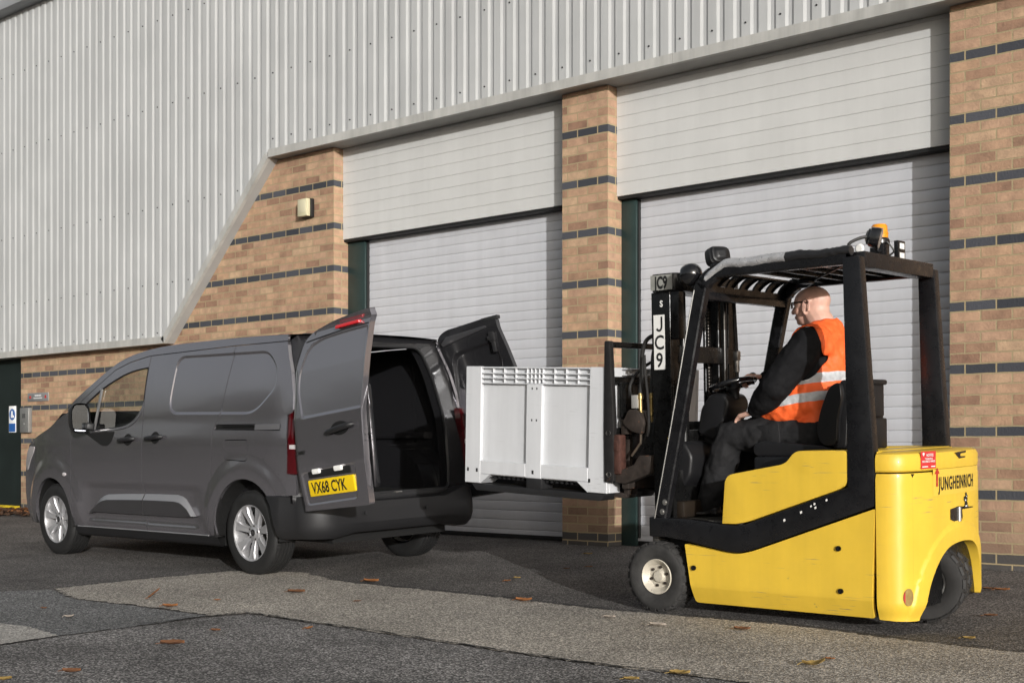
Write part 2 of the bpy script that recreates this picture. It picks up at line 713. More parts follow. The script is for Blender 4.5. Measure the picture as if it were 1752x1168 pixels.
    L(mb.outputs['Color'], dx.inputs['Color1'])
    dx.inputs['Color2'].default_value = (.10, .085, .065, 1)
    mb = dx
    mo = N('ShaderNodeMixRGB')
    L(br.outputs['Fac'], mo.inputs['Fac'])
    L(mb.outputs['Color'], mo.inputs['Color1'])
    mo.inputs['Color2'].default_value = (.34, .27, .155, 1)
    L(mo.outputs['Color'], b.inputs['Base Color'])
    b.inputs['Roughness'].default_value = .8
    n3 = N('ShaderNodeTexNoise')
    n3.inputs['Scale'].default_value = 60
    n3.inputs['Detail'].default_value = 5
    L(tc.outputs['Object'], n3.inputs['Vector'])
    hh = N('ShaderNodeMath')
    hh.operation = 'MULTIPLY_ADD'
    hh.inputs[1].default_value = -2.2
    L(br.outputs['Fac'], hh.inputs[0])
    L(n3.outputs['Fac'], hh.inputs[2])
    bp = N('ShaderNodeBump')
    bp.inputs['Strength'].default_value = .6
    bp.inputs['Distance'].default_value = .006
    L(hh.outputs[0], bp.inputs['Height'])
    L(bp.outputs['Normal'], b.inputs['Normal'])
    return m

m_brick = brick_mat()
m_clad = mat('cladding_grey_paint', (.44, .446, .442), .45, .0, .06, 1.3, .05, 20, rvar=.1, streak=.08)
m_screw = mat('screw_head_dark', (.05, .05, .05), .5, .6)
m_trim = mat('flashing_grey', (.43, .425, .40), .5, .0, .10, 2.5, .1, 30, streak=.18)
m_soff = mat('soffit_grey', (.33, .325, .31), .6, 0, .08, 3)
m_head = mat('header_panel_paint', (.54, .54, .525), .45, 0, .04, 2.0, .03, 30, streak=.035)
m_shut = mat('shutter_slat_paint', (.57, .575, .60), .38, .15, .05, 2.5, rvar=.08, streak=.05)
m_green = mat('guide_dark_green', (.018, .034, .032), .4, 0, .2, 5)
m_gasket = mat('gasket_black', (.012, .012, .012), .6)
m_door = mat('door_dark_green', (.012, .018, .017), .4, 0, .2, 3)

wh = thing('warehouse', 'large warehouse with grey ribbed cladding over banded buff brick and two roller shutters', 'building', (0, 0, .1))
ZB = .14    # first joint of the brick coursing

def brickpart(name, x0, x1, y0, y1, z0, z1, ox):
    b = MB()
    b.bx(x0 - ox, x1 - ox, y0, y1, z0 - ZB, z1 - ZB)
    o = b.build(name, m_brick, wh, 0)
    o.location = (ox, 0, ZB - .1)
    return o
PXL, PXR, LWR = -3.588, -3.076, -6.683
brickpart('brick_wall', -13.167, LWR, 0, .40, .06, 4.153, LWR)
brickpart('brick_pillar', PXL, PXR, 0, .40, .06, 4.153, PXR)
brickpart('brick_wall', 0, 8, 0, .40, .06, 4.153, 0)
brickpart('brick_wall', -26, -14.25, 0, .40, .06, 4.153, -14.25)
brickpart('brick_wall', -14.25, -13.167, 0, .40, 2.35, 4.153, -13.167)

# entrance door at the far left
d = MB()
d.bx(-14.25, -13.167, .06, .12, .1 - .1, 2.35 - .1)
door = d.build('door', m_door, wh)
d = MB()
for x0, x1, z0, z1 in ((-14.25, -14.18, 0, 2.25), (-13.235, -13.168, 0, 2.25), (-14.18, -13.235, 2.17, 2.25)):
    d.bx(x0, x1, .02, .06, z0, z1)
d.build('frame', m_door, door)
d = MB()
d.bx(-14.18, -13.19, .02, .058, 0.02, .075)
d.build('threshold', mat('threshold_yellow', (.55, .40, .02), .6, 0, .3, 8), door)

# ribbed cladding: one sheet, rib by rib, cut round the brickwork
EAVE = 6.98
CY = -.10
def clad_bottom(x):
    if x >= -7.60:
        return 4.19
    if x <= -9.56:
        return 2.27
    return 2.27 + (x + 9.56) / (9.56 - 7.60) * (4.19 - 2.27)
pitch = .156
prof = [(0, 0), (.080, 0), (.104, .012), (.132, .012), (.156, 0)]
xsamp = []
x = -26.0
while x < 8:
    for u, dd in prof[:-1]:
        xsamp.append((x + u, dd))
    x += pitch
def rib_y(xx):
    u = (xx + 26.0) % pitch
    for (a, da), (b_, db) in zip(prof, prof[1:]):
        if u <= b_:
            return CY - .012 + (da + (db - da) * (u - a) / (b_ - a))
    return CY
for kx in (-7.60, -9.56):
    xsamp.append((kx, None))
xsamp.sort(key=lambda t: t[0])
c = MB()
vb, vt = [], []
for xx, _ in xsamp:
    yy = rib_y(xx)
    vb.append((xx, yy, clad_bottom(xx) - .1))
    vt.append((xx, yy, EAVE - .1))
c.raw(vb + vt, [(i, i + 1, len(vb) + i + 1, len(vb) + i) for i in range(len(vb) - 1)])
c.mi = 1
kk = 0
x = -26 + .039
while x < 8:
    for zrow, ok in ((6.12, True), (5.08, True), (3.87, x < -8.1), (2.95, x < -9.0), (2.36, x < -9.7), (4.36, x > -7.6)):
        if ok and -17 < x and zrow > clad_bottom(x) + .05:
            q = .0085
            yy = CY - .012 - .003
            c.lathe([(0, -.006), (q * .8, -.005), (q, 0), (q, .003)], (x, yy, zrow - .1), ((Vector((0, 1, 0)), Vector((0, 0, 1)), Vector((1, 0, 0)))), 6)
    x += 2 * pitch
c.build('cladding', [m_clad, m_screw], wh, 20)

# flashings round the foot of the cladding
f = MB()
FY = -.15
def flash_strip(p0, p1, wdt, n_in):
    """front strip along p0-p1 in the wall plane, standing wdt above the edge"""
    a, b_ = Vector(p0), Vector(p1)
    nn = Vector(n_in)
    q = [a, b_, b_ + nn * wdt, a + nn * wdt]
    f.raw([(v.x, FY, v.y - .1) for v in q] + [(v.x, FY + .045, v.y - .1) for v in q],
          [(0, 1, 2, 3), (7, 6, 5, 4), (0, 4, 5, 1), (1, 5, 6, 2), (2, 6, 7, 3), (3, 7, 4, 0)])
xj = [-7.60, -5.2, -2.3, .7, 3.7, 8]
for a, b_ in zip(xj, xj[1:]):
    flash_strip((a + .002, 4.155), (b_ - .002, 4.155), .085, (0, 1))
flash_strip((-26, 2.225), (-12.9, 2.225), .085, (0, 1))
flash_strip((-12.896, 2.225), (-9.56, 2.225), .085, (0, 1))
dv = Vector((1.96, 1.93)).normalized()
nrm = Vector((-dv.y, dv.x))
flash_strip((-9.56, 2.225), (-8.55, 2.225 + 1.01 * 1.93 / 1.96), .075, tuple(nrm))
flash_strip((-8.547, 2.225 + 1.013 * 1.93 / 1.96), (-7.60, 4.155), .075, tuple(nrm))
f.build('flashing', m_trim, wh, 0)
f = MB()
f.bx(-7.58, 8, FY + .002, .35, 4.157 - .1, 4.172 - .1)
f.bx(-26, -9.57, FY + .002, .35, 2.227 - .1, 2.240 - .1)
f.raw([(-9.56, FY + .002, 2.227 - .1), (-7.60, FY + .002, 4.157 - .1), (-7.60, .002, 4.157 - .1), (-9.56, .002, 2.227 - .1),
       (-9.575, FY + .002, 2.240 - .1), (-7.615, FY + .002, 4.172 - .1), (-7.615, .002, 4.172 - .1), (-9.575, .002, 2.240 - .1)],
      [(0, 1, 2, 3), (7, 6, 5, 4), (0, 4, 5, 1), (1, 5, 6, 2), (2, 6, 7, 3), (3, 7, 4, 0)])
f.build('soffit', m_soff, wh, 0)

# eaves gutter and plain roof behind it
f = MB()
f.bx(-26, 8, -.30, .1, EAVE - .1 - .02, EAVE - .1 + .16, .012)
f.build('gutter', mat('gutter_grey', (.30, .31, .32), .5, 0, .1, 2), wh)
f = MB()
f.raw([(-26, .1, EAVE), (8, .1, EAVE), (8, 22, EAVE + 2.2), (-26, 22, EAVE + 2.2), (-26, 22, 0), (8, 22, 0), (-26, .3, 0), (8, .3, 0)],
      [(0, 1, 2, 3), (3, 2, 5, 4), (0, 3, 4, 6), (1, 7, 5, 2)])
f.build('roof', m_trim, wh, 0)

# header panels, guides and roller shutters
def shutter_bay(x0, x1, gw):
    h = MB()
    z = 3.19
    pl = .117
    while z < 4.155:
        z1 = min(z + pl - .0013, 4.155)
        h.bx(x0, x1, .13, .17, z - .1, z1 - .1, .0025, 1)
        z += pl
    h.bx(x0, x1, .145, .16, 3.2 - .1, 4.15 - .1)
    h.build('header_panel', m_head, wh, 20)
    h = MB()
    h.bx(x0, x1, .171, .30, 3.20 - .1, 3.30 - .1)
    h.bx(x0, x1, .145, .30, 3.165 - .1, 3.1875 - .1)
    h.build('header_seal', m_gasket, wh, 0)
    gx = MB()
    gx.bx(x0, x0 + gw, .20, .236, 0, 3.085 - .0225, .004)
    sh = MB()
    # slats: shallow bulge with a rolled hook at every joint
    zz_, rows = .1, []
    sl = .0905
    while zz_ < 3.16:
        for u, dy in ((0, .0), (.03, -.0025), (.12, -.0035), (.5, -.0042), (.88, -.0035), (.93, -.002), (.945, .004), (.985, .004)):
            rows.append((zz_ + u * sl, dy))
        zz_ += sl
    rows = [r for r in rows if r[0] < 3.17]
    sh.grid([[(xx, .262 + dy, zv - .1) for xx in (x0 - .01, x1 + .01)] for zv, dy in rows])
    s_ = sh.build('roller_shutter', m_shut, wh, 60)
    gx.build('guide', m_green, s_)
    sh = MB()
    sh.bx(x0 + gw, x1, .232, .27, .004, .045, .004)
    sh.build('bottom_rail', m_gasket, s_)
    sh = MB()
    sh.bx(x0 + gw, x0 + gw + .012, .225, .262, .07, 3.06)
    sh.build('guide_seal', m_gasket, s_)
shutter_bay(LWR, PXL, .265)
shutter_bay(PXR, 0, .160)

# fittings on the wall (each a thing of its own)
m_sign = mat('sign_silver', (.42, .42, .42), .35, .6, .05, 10)
m_red = mat('sign_red', (.45, .03, .03), .5)
m_white = mat('sign_white', (.8, .8, .8), .5)
m_blue = mat('sign_blue', (.02, .10, .33), .5)
m_black = mat('plain_black', (.012, .012, .012), .5)
s_ = thing('wall_sign', 'small silver sign with two red dots on the brick wall near the door', 'sign', (-12.70, -.012, 1.615))
b = MB()
b.bx(-.27, .27, 0, .012, 0, .115, .003)
b.build('plate', m_sign, s_)
for xx in (-.2, .2):
    b = MB()
    b.lathe([(0, -.002), (.022, -.002), (.022, .001)], (xx, 0, .058), 'y', 14)
    b.build('red_mark', m_red, s_)
b = MB()
b.bx(-.08, .08, -.002, .001, .068, .088)
b.bx(-.11, .11, -.002, .001, .035, .050)
b.build('line_of_writing', mat('worn_white', (.6, .6, .6), .6), s_)
e_ = thing('entry_panel', 'grey steel intercom box on the brick wall beside the dark door', 'intercom', (-12.98, -.06, 1.19))
b = MB()
b.bx(-.115, .115, 0, .06, 0, .34, .008)
b.build('case', mat('steel_grey', (.28, .28, .27), .4, .5, .08, 9), e_)
b = MB()
b.bx(-.045, .045, -.004, .001, .20, .26)
b.build('speaker_grille', mat('steel_dark', (.12, .12, .12), .5, .4), e_)
b = MB()
b.lathe([(0, -.006), (.012, -.006), (.014, 0)], (.0, 0, .12), 'y', 12)
b.build('button', m_sign, e_)
l_ = thing('security_light', 'square cream bulkhead light on the sloping brick gable', 'wall light', (-7.07, -.105, 3.455))
l_.scale = (.80, .80, .80)
b = MB()
b.bx(-.10, .10, .07, .13, -.01, .24, .01)
b.build('back_box', m_black, l_)
b = MB()
b.bx(-.105, .085, 0, .07, 0, .235, .012)
b.build('cover', mat('cover_cream', (.55, .51, .34), .4), l_)
b = MB()
b.bx(-.08, .065, -.004, .003, .05, .21, .002)
b.build('front_panel', mat('cover_cream_pale', (.58, .54, .38), .35), l_)
n_ = thing('door_notice', 'blue and white notice with a boot symbol on the dark door', 'sign', (-13.50, .05, 1.20))
b = MB()
b.bx(-.095, .095, 0, .008, 0, .37, .002)
b.build('board', m_white, n_)
b = MB()
b.bx(-.085, .085, -.003, .002, .01, .125)
b.lathe([(0, -.003), (.078, -.003), (.08, .001)], (0, 0, .25), 'y', 24)
b.build('blue_field', m_blue, n_)
b = MB()
b.prism([(-.02, .30), (.018, .30), (.018, .245), (.05, .235), (.05, .205), (-.03, .205), (-.03, .225)], lambda u, v: (u, -.006, v), lambda u, v: (u, -.002, v))
b.build('boot_symbol', m_white, n_)
# ================================================================== curved sheet panels
def in_poly(p, poly):
    x, y = p
    c = False
    j = len(poly) - 1
    for i in range(len(poly)):
        xi, yi = poly[i]
        xj, yj = poly[j]
        if (yi > y) != (yj > y) and x < (xj - xi) * (y - yi) / (yj - yi) + xi:
            c = not c
        j = i
    return c

def resample(poly, step):
    out = []
    for i in range(len(poly)):
        a, b = Vector(poly[i]), Vector(poly[(i + 1) % len(poly)])
        n = max(1, int(math.ceil((b - a).length / step)))
        for k in range(n):
            q = a.lerp(b, k / n)
            out.append((q.x, q.y))
    return out

def panel(name, m, parent, f3, outline, holes=(), extra=(), step=.04, thick=.015, flip=False, back=None, hole_thick=None):
    """sheet with outline and holes in (u,v), bent over f3(u,v,d) (d = depth behind the face), with turned-in edges"""
    ol = resample(outline, step)
    hs = [resample(h, step) for h in holes]
    loops = [ol] + hs
    pts, edges = [], []
    for lp in loops:
        o = len(pts)
        n = len(lp)
        pts += [Vector(p) for p in lp]
        edges += [(o + i, o + (i + 1) % n) for i in range(n)]
    for ex in extra:
        pts += [Vector(p) for p in ex if in_poly(p, ol) and not any(in_poly(p, h) for h in hs)]
    us = [p[0] for p in ol]
    vs_ = [p[1] for p in ol]
    A = np.array([tuple(p) for p in pts])
    nu, nv = int((max(us) - min(us)) / step) + 1, int((max(vs_) - min(vs_)) / step) + 1
    for i in range(nu):
        for j in range(nv):
            p = (min(us) + (i + .5) * step, min(vs_) + (j + .5) * step)
            if np.min((A[:, 0] - p[0]) ** 2 + (A[:, 1] - p[1]) ** 2) < (step * .55) ** 2:
                continue
            if in_poly(p, ol) and not any(in_poly(p, h) for h in hs):
                pts.append(Vector(p))
    V, E_, F, ov, _, _ = geometry.delaunay_2d_cdt(pts, edges, [], 0, 1e-6)
    faces = []
    for t in F:
        c = (sum(V[i][0] for i in t) / 3, sum(V[i][1] for i in t) / 3)
        if in_poly(c, ol) and not any(in_poly(c, h) for h in hs):
            faces.append(tuple(t))
    e = 2e-3
    def nrm(u, v):
        a = Vector(f3(u + e, v, 0)) - Vector(f3(u - e, v, 0))
        b = Vector(f3(u, v + e, 0)) - Vector(f3(u, v - e, 0))
        n = a.cross(b)
        n.normalize()
        return -n if flip else n
    co = [Vector(f3(p[0], p[1], 0)) for p in V]
    no = [nrm(p[0], p[1]) for p in V]
    F2 = []
    for t in faces:
        n = (co[t[1]] - co[t[0]]).cross(co[t[2]] - co[t[0]])
        F2.append(t if n.dot(no[t[0]]) > 0 else t[::-1])
    if thick:
        for li, lp in enumerate(loops):
            th = thick if li == 0 or hole_thick is None else hole_thick
            n = len(lp)
            area = sum(lp[i][0] * lp[(i + 1) % n][1] - lp[(i + 1) % n][0] * lp[i][1] for i in range(n))
            o = len(co)
            for i, p in enumerate(lp):
                for d in (0, th):
                    co.append(Vector(f3(p[0], p[1], d)))
                    q0, q1 = lp[i - 1], lp[(i + 1) % n]
                    tg = Vector(f3(q1[0], q1[1], 0)) - Vector(f3(q0[0], q0[1], 0))
                    k = tg.cross(nrm(*p))
                    if (area < 0) != (li > 0):
                        k = -k
                    if flip:
                        k = -k
                    if li > 0:
                        k = -k if False else k
                    no.append(k.normalized() if k.length > 1e-9 else nrm(*p))
            for i in range(n):
                a, b = o + 2 * i, o + 2 * ((i + 1) % n)
                q = (a, b, b + 1, a + 1)
                fn = (co[q[1]] - co[q[0]]).cross(co[q[3]] - co[q[0]])
                F2.append(q if fn.dot(no[a]) > 0 else q[::-1])
    me = bpy.data.meshes.new(name)
    me.from_pydata([tuple(v) for v in co], [], F2)
    me.update()
    for p in me.polygons:
        p.use_smooth = True
    me.normals_split_custom_set_from_vertices([tuple(n) for n in no])
    me.materials.append(m)
    o = bpy.data.objects.new(name, me)
    COL.objects.link(o)
    if parent is not None:
        o.parent = parent
    return o

def sstep(t):
    t = max(0., min(1., t))
    return t * t * (3 - 2 * t)

def lerp_tab(tab, x):
    if x <= tab[0][0]:
        return tab[0][1]
    for (a, va), (b, vb_) in zip(tab, tab[1:]):
        if x <= b:
            return va + (vb_ - va) * (x - a) / (b - a)
    return tab[-1][1]
# ================================================================== forklift
m_yel = mat('forklift_yellow', (.67, .445, .045), .40, 0, .07, 3, .04, 30, coat=.12, rvar=.12, col2=(.30, .22, .07), thr=.68, cs=9, streak=.06, scratch=(.12, .12, .13))
m_blk = mat('forklift_black_paint', (.008, .008, .009), .30, 0, .25, 6, .05, 60, rvar=.15, col2=(.07, .065, .06), thr=.72, cs=25)
m_mast = mat('mast_black_greasy', (.007, .007, .007), .30, .2, .3, 8, .08, 50, rvar=.15)
m_plas = mat('black_plastic', (.009, .009, .010), .45, 0, .15, 9, .08, 160)
m_rub = mat('tyre_rubber_grey', (.030, .029, .028), .8, 0, .35, 14, .2, 90)
m_rubd = mat('tyre_rubber_black', (.022, .021, .020), .7, 0, .25, 14, .1, 90)
m_rimw = mat('wheel_cream_paint', (.50, .46, .38), .5, .1, .2, 18, .05, 60, col2=(.10, .075, .05), thr=.64, cs=22)
m_steel = mat('bare_steel', (.42, .41, .39), .35, .9, .2, 20)
m_rust = mat('steel_worn_brown', (.040, .031, .026), .6, .3, .4, 14, .2, 40, col2=(.16, .075, .04), thr=.62, cs=18)
m_hose = mat('hydraulic_hose', (.016, .015, .014), .5)
m_brass = mat('brass_fitting', (.42, .31, .13), .35, .9, .2, 30)
m_silv = mat('silver_tarpaulin', (.50, .50, .51), .33, .45, .2, 16, .6, 30, rvar=.12)
m_tarp = mat('black_tarpaulin', (.016, .016, .017), .4, 0, .2, 12, .6, 22)
m_seat = mat('seat_vinyl', (.011, .011, .012), .33, 0, .2, 5, .06, 120)
m_amber = mat('amber_lens', (.75, .27, .01), .15, 0, coat=.6, spec=.6)
m_gloss = mat('gloss_black', (.008, .008, .009), .12, coat=.8)
m_lens = mat('lamp_glass', (.5, .5, .5), .12, .6)
m_lbl = mat('label_white', (.72, .71, .68), .5)
m_ink = mat('ink_black', (.012, .012, .012), .5)
m_redp = mat('notice_red', (.52, .035, .035), .45)
m_redarrow = mat('arrow_red', (.42, .03, .02), .5)

FK = thing('forklift', 'yellow and black electric forklift truck lifting a white plastic bin', 'forklift', (0, -2.45, 0))
ROLLM = Matrix.Translation((0, -2.95, .005)) @ Matrix.Rotation(R(1.75), 4, 'X') @ Matrix.Translation((0, 2.95, 0))
FK.matrix_world = ROLLM @ Matrix.Translation((0, -2.45, 0))
YS = (-1, 1)

# ---- frame rail: dips behind the step and climbs to the rear post
band = [(-.577, .552), (-.30, .548), (-.085, .527), (.0, .524), (.06, .532), (.67, .746), (.672, 1.0), (.66, 1.935), (.755, 1.935), (.822, .853), (.820, .652), (.10, .392), (.016, .374), (-.05, .376), (-.33, .424), (-.46, .44), (-.577, .44)]
band_in = [p for p in band]
for s in YS:
    b = MB()
    b.prism(band, lambda u, v: (u, s * .50, v), lambda u, v: (u, s * .435, v), .006, 2)
    b.build('side_frame', m_blk, FK)
b = MB()
b.bx(-.575, .0, -.434, .434, .50, .540, .004)
b.bx(-.60, -.56, -.434, .434, .30, .545, .004)
b.build('floor_plate', mat('floor_steel', (.10, .095, .085), .45, .6, .3, 12, .3, 60, col2=(.45, .33, .05), thr=.66, cs=10), FK)
b = MB()
b.bx(-.50, .80, -.40, .40, .09, .49, .01)
b.build('chassis', m_mast, FK)

# ---- lower side panels with a canted foot, scratches and bolts
for s in YS:
    P = rpoly([(-.331, .408), (-.282, .075), (.797, .073), (.824, .64), (.10, .384), (.016, .367), (-.05, .368)], [.012, .02, .01, .01, .1, .1, .05])
    def fp(u, v, d, s=s):
        cant = .035 * max(0, (.165 - v) / .09)
        edge = 0.
        return (u, s * (.505 - cant - d - edge), v)
    pn = panel('side_panel', m_yel, FK, fp, P, step=.05, thick=.03, flip=(s > 0), extra=[[(x / 40, .165) for x in range(-13, 33)], [(x / 40, .163) for x in range(-13, 33)]])
    for (x, z) in ((.622, .428), (.632, .206), (-.269, .275)):
        b = MB()
        b.lathe([(0, -.001), (.008, -.001), (.0085, .003), (.013, .003), (.0145, -.001), (.0145, .008)], (x, s * .508, z), (Vector((0, -s * -1., 0)), Vector((1, 0, 0)), Vector((0, 0, 1))), 14)
        b.build('bolt', m_blk, pn)
rr = random.Random(5)

# ---- upper skirt beside the seat
for s in YS:
    b = MB()
    P = rpoly([(-.088, .531), (-.064, .80), (.312, .866), (.366, .935), (.672, .938), (.668, .76), (.61, .731), (.07, .545), (.0, .532)], [.004, .05, .04, .04, .03, .05, .02, .03, .02], 5)
    b.prism(P, lambda u, v: (u, s * .495, v), lambda u, v: (u, s * .30, v), .012, 3)
    b.build('battery_cover', m_yel, FK, 40)
b = MB()
b.bx(.0, .66, -.299, .299, .56, .90, .02)
b.build('seat_base', m_blk, FK)
for (x, z) in ((.46, .636), (.48, .648), (.485, .628), (.40, .60), (.55, .67), (.30, .555)):
    q = rr.uniform(.004, .012)
    b = MB()
    b.raw([(x, -.5012, z), (x + q, -.5012, z + q * .6), (x + q * .7, -.5012, z + q * 1.6), (x - q * .3, -.5012, z + q)], [(0, 1, 2, 3)])
    b.build('paint_chip', m_lbl, FK, 0)

# ---- counterweight: bowed in plan, wheel arch cut through the back
plan = [(.828, -.503), (.87, -.501), (.915, -.488), (.955, -.455), (.980, -.40), (1.002, -.32), (1.022, -.2), (1.032, 0), (1.028, .2), (1.018, .33), (1.0, .42), (.965, .475), (.92, .496), (.87, .502), (.828, .503)]
pc, _ = spline([Vector((x, y, 0)) for x, y in plan], 6)
cum = [0.]
for a, q in zip(pc, pc[1:]):
    cum.append(cum[-1] + (q - a).length)
LT = cum[-1]
def plan_at(s):
    s = max(0., min(LT, s))
    i = 0
    while i < len(cum) - 2 and cum[i + 1] < s:
        i += 1
    t = (s - cum[i]) / (cum[i + 1] - cum[i])
    p = pc[i].lerp(pc[i + 1], t)
    q0 = pc[max(0, i - 1)].lerp(pc[i], t) if i else pc[0]
    tg = (pc[min(i + 2, len(pc) - 1)] - pc[max(0, i - 1)]).normalized()
    return p, Vector((tg.y, -tg.x, 0))
def s_of_y(y):
    for i in range(len(pc) - 1):
        if pc[i].x > .9 or True:
            if pc[i].y <= y <= pc[i + 1].y:
                return cum[i] + (cum[i + 1] - cum[i]) * (y - pc[i].y) / max(1e-9, pc[i + 1].y - pc[i].y)
    return LT
ARC_C = s_of_y(.04)
def arch_edge(side, z):
    return 0
AL, AR = s_of_y(-.345), s_of_y(.40)
arch = [(AL + .005, .06), (AL + .03, .15), (AL + .075, .26), (AL + .15, .355), (AL + .25, .415), (AL + .37, .437), (AL + .50, .437), (AL + .60, .42), (AL + .67, .37), (AR - .03, .28), (AR + .0, .17), (AR + .012, .12)]
def seg_dist(p, pts):
    best = 9.
    for (ax, ay), (bx_, by_) in zip(pts, pts[1:]):
        dx, dy = bx_ - ax, by_ - ay
        t = max(0, min(1, ((p[0] - ax) * dx + (p[1] - ay) * dy) / (dx * dx + dy * dy)))
        best = min(best, math.hypot(p[0] - ax - t * dx, p[1] - ay - t * dy))
    return best
arch_c, _ = spline([Vector((a, b_, 0)) for a, b_ in arch], 4)
arch = [(p.x, p.y) for p in arch_c]
lip_rows = []
for o in (.02, .04, .06, .075, .085, .095, .105, .12):
    row = []
    for i in range(1, len(arch) - 1):
        t = (Vector(arch[i + 1]) - Vector(arch[i - 1])).normalized()
        row.append((arch[i][0] - t.y * o, arch[i][1] + t.x * o))
    lip_rows.append(row)
def f_cw(s, z, d):
    p, n = plan_at(s)
    # raised lip around the wheel arch, drawn-in foot
    lip = 0.
    dist = seg_dist((s, z), arch)
    lip = .012 * (1 - sstep((dist - .075) / .03))
    foot = .03 * sstep((.15 - z) / .09)
    top = .010 * sstep((z - .795) / .025)
    q = p + n * (lip - foot - top - d)
    return (q.x, q.y, z)
outl = rpoly([(.0, .07), (AL - .03, .06)], 0) + arch + [(AR + .05, .115), (LT, .22), (LT, .818), (0, .818)]
cw = panel('counterweight', m_yel, FK, f_cw, outl, extra=lip_rows, step=.03, thick=.07)
b = MB()
rows = []
for k in range(0, 61):
    p, n = plan_at(LT * k / 60)
    rows.append((p, n))
prof_ = [(.010, .8255), (.002, .833), (.0, .85), (.0, .895), (.010, .917), (.03, .926), (.12, .930)]
b.grid([[(p.x - n.x * d, p.y - n.y * d, z) for (d, z) in prof_] for p, n in rows])
b.raw([(p.x - n.x * .12, p.y - n.y * .12, .930) for p, n in rows], [tuple(range(len(rows)))])
b.raw([(.828, -.50, .8255), (.828, .50, .8255), (.828, .48, .93), (.828, -.48, .93)], [(0, 1, 2, 3)])
lid = b.build('battery_lid', m_yel, FK, 40)
b = MB()
b.bx(.78, .98, -.40, .40, .12, .815)
b.build('counterweight_core', m_mast, FK)
b = MB()
b.bx(.66, .83, -.36, .46, .84, .935, .01)
b.build('rear_deck', m_yel, FK)

def on_cw(s0, z0, lift=.0015):
    def f(u, v):
        p, n = plan_at(s0 + u)
        q = p + n * lift
        return (q.x, q.y, z0 + v)
    return f
# badge plate, lettering, arrow
s_t = s_of_y(-.215)
b = MB()
f_ = on_cw(s_t, .695, .0008)
b.grid([[f_(u, v) for u in np.linspace(-.02, .60, 24)] for v in (0, .135)])
b.build('badge_plate', mat('badge_yellow', (.67, .455, .06), .35), cw, 0)
text_mesh('JUNGHEINRICH', .096, on_cw(s_t + .035, .722, .003), m_ink, 'maker_lettering', cw, .625, bold=.0022, space=1.12)
b = MB()
f_ = on_cw(s_t, .722, .003)
b.raw([f_(u, v) for u, v in ((.008, .02), (.026, .02), (.028, .085), (.045, .085), (.022, .118), (-.008, .085), (.010, .085))], [(0, 1, 2, 6), (2, 3, 4), (2, 4, 6), (4, 5, 6)])
b.build('red_arrow', m_redarrow, cw, 0)
# dark emblem below
b = MB()
f_ = on_cw(s_of_y(.115), .605, .003)
rr = random.Random(11)
for (u, v, ru, rv) in ((.05, .02, .034, .016), (.05, .045, .024, .016), (.045, .075, .032, .018), (.055, .098, .020, .020), (.05, .122, .014, .012), (.028, .092, .012, .010)):
    b.raw([f_(u + .95 * ru * math.cos(a) * rr.uniform(.75, 1.15), v * .66 + .66 * rv * math.sin(a) * rr.uniform(.75, 1.15)) for a in np.linspace(0, 2 * math.pi, 15)[:-1]], [tuple(range(14))])
b.mi = 1
for (u, v, ru, rv) in ((.05, .022, .016, .006), (.042, .07, .010, .006), (.056, .10, .006, .006)):
    f2 = on_cw(s_of_y(.115), .605, .0036)
    b.raw([f2(u + .95 * ru * math.cos(a), v * .66 + .66 * rv * math.sin(a)) for a in np.linspace(0, 2 * math.pi, 11)[:-1]], [tuple(range(10))])
b.build('emblem', [m_ink, m_lbl], cw, 0)
# tow-hook slot
f_ = on_cw(s_of_y(-.05), .53, .002)
b = MB()
b.raw([f_(u, v) for u, v in ((0, .085), (.0, .03), (.05, .018), (.12, .02), (.33, .075), (.33, .08), (.10, .095))], [(0, 1, 2, 3, 6), (3, 4, 5, 6)])
b.build('tow_slot', m_blk, cw, 0)
f3_ = on_cw(s_of_y(-.05), .53, .0045)
b = MB()
b.raw([f3_(u, v) for u, v in ((.16, .022), (.33, .055), (.33, .076), (.15, .075))], [(0, 1, 2, 3)])
b.build('tow_slot_edge', m_yel, cw, 0)
b = MB()
p, n = plan_at(s_of_y(-.05) + .115)
b.cyl((p.x, p.y, .545), (p.x, p.y, .62), .014, 12)
b.build('tow_pin', m_steel, cw)
# round reflector pocket low on the near corner
f_ = on_cw(s_of_y(-.435) , .19, .003)
b = MB()
b.raw([f_(.032 * math.cos(a), .045 * math.sin(a)) for a in np.linspace(0, 2 * math.pi, 21)[:-1]], [tuple(range(20))])
b.build('reflector_pocket', mat('pocket_brown', (.26, .17, .05), .6, 0, .2, 30), cw, 0)
f_ = on_cw(s_of_y(-.435) , .19, .0045)
b = MB()
b.raw([f_(.030 * math.cos(a), .043 * math.sin(a)) for a in np.linspace(R(135), R(225), 8)], [tuple(range(8))])
b.build('reflector', mat('reflector_red', (.45, .02, .02), .3), cw, 0)
# lid: notice and latch
s_n = s_of_y(-.34)
f_ = on_cw(s_n, .838, .0025)
b = MB()
b.grid([[f_(u, v) for u in np.linspace(0, .135, 8)] for v in (0, .004, .085, .089)])
nt = b.build('notice', m_redp, lid, 0)
f_ = on_cw(s_n, .838, .004)
text_mesh('NOTICE', .019, on_cw(s_n + .046, .838 + .063, .004), m_lbl, 'notice_writing', lid, .9, bold=.0004)
text_mesh('YOUR CAR IS\nINCORRECTLY PARKED', .0135, on_cw(s_n + .0675, .838 + .046, .004), m_lbl, 'notice_writing', lid, .8, align='CENTER', bold=.0003)
b = MB()
b.raw([f_(u, v) for u, v in ((.01, .008), (.125, .008), (.125, .013), (.01, .013))], [(0, 1, 2, 3)])
b.raw([f_(u, v) for u, v in ((.012, .078), (.022, .064), (.032, .078), (.022, .084))], [(0, 1, 2, 3)])
b.build('notice_mark', m_lbl, lid, 0)
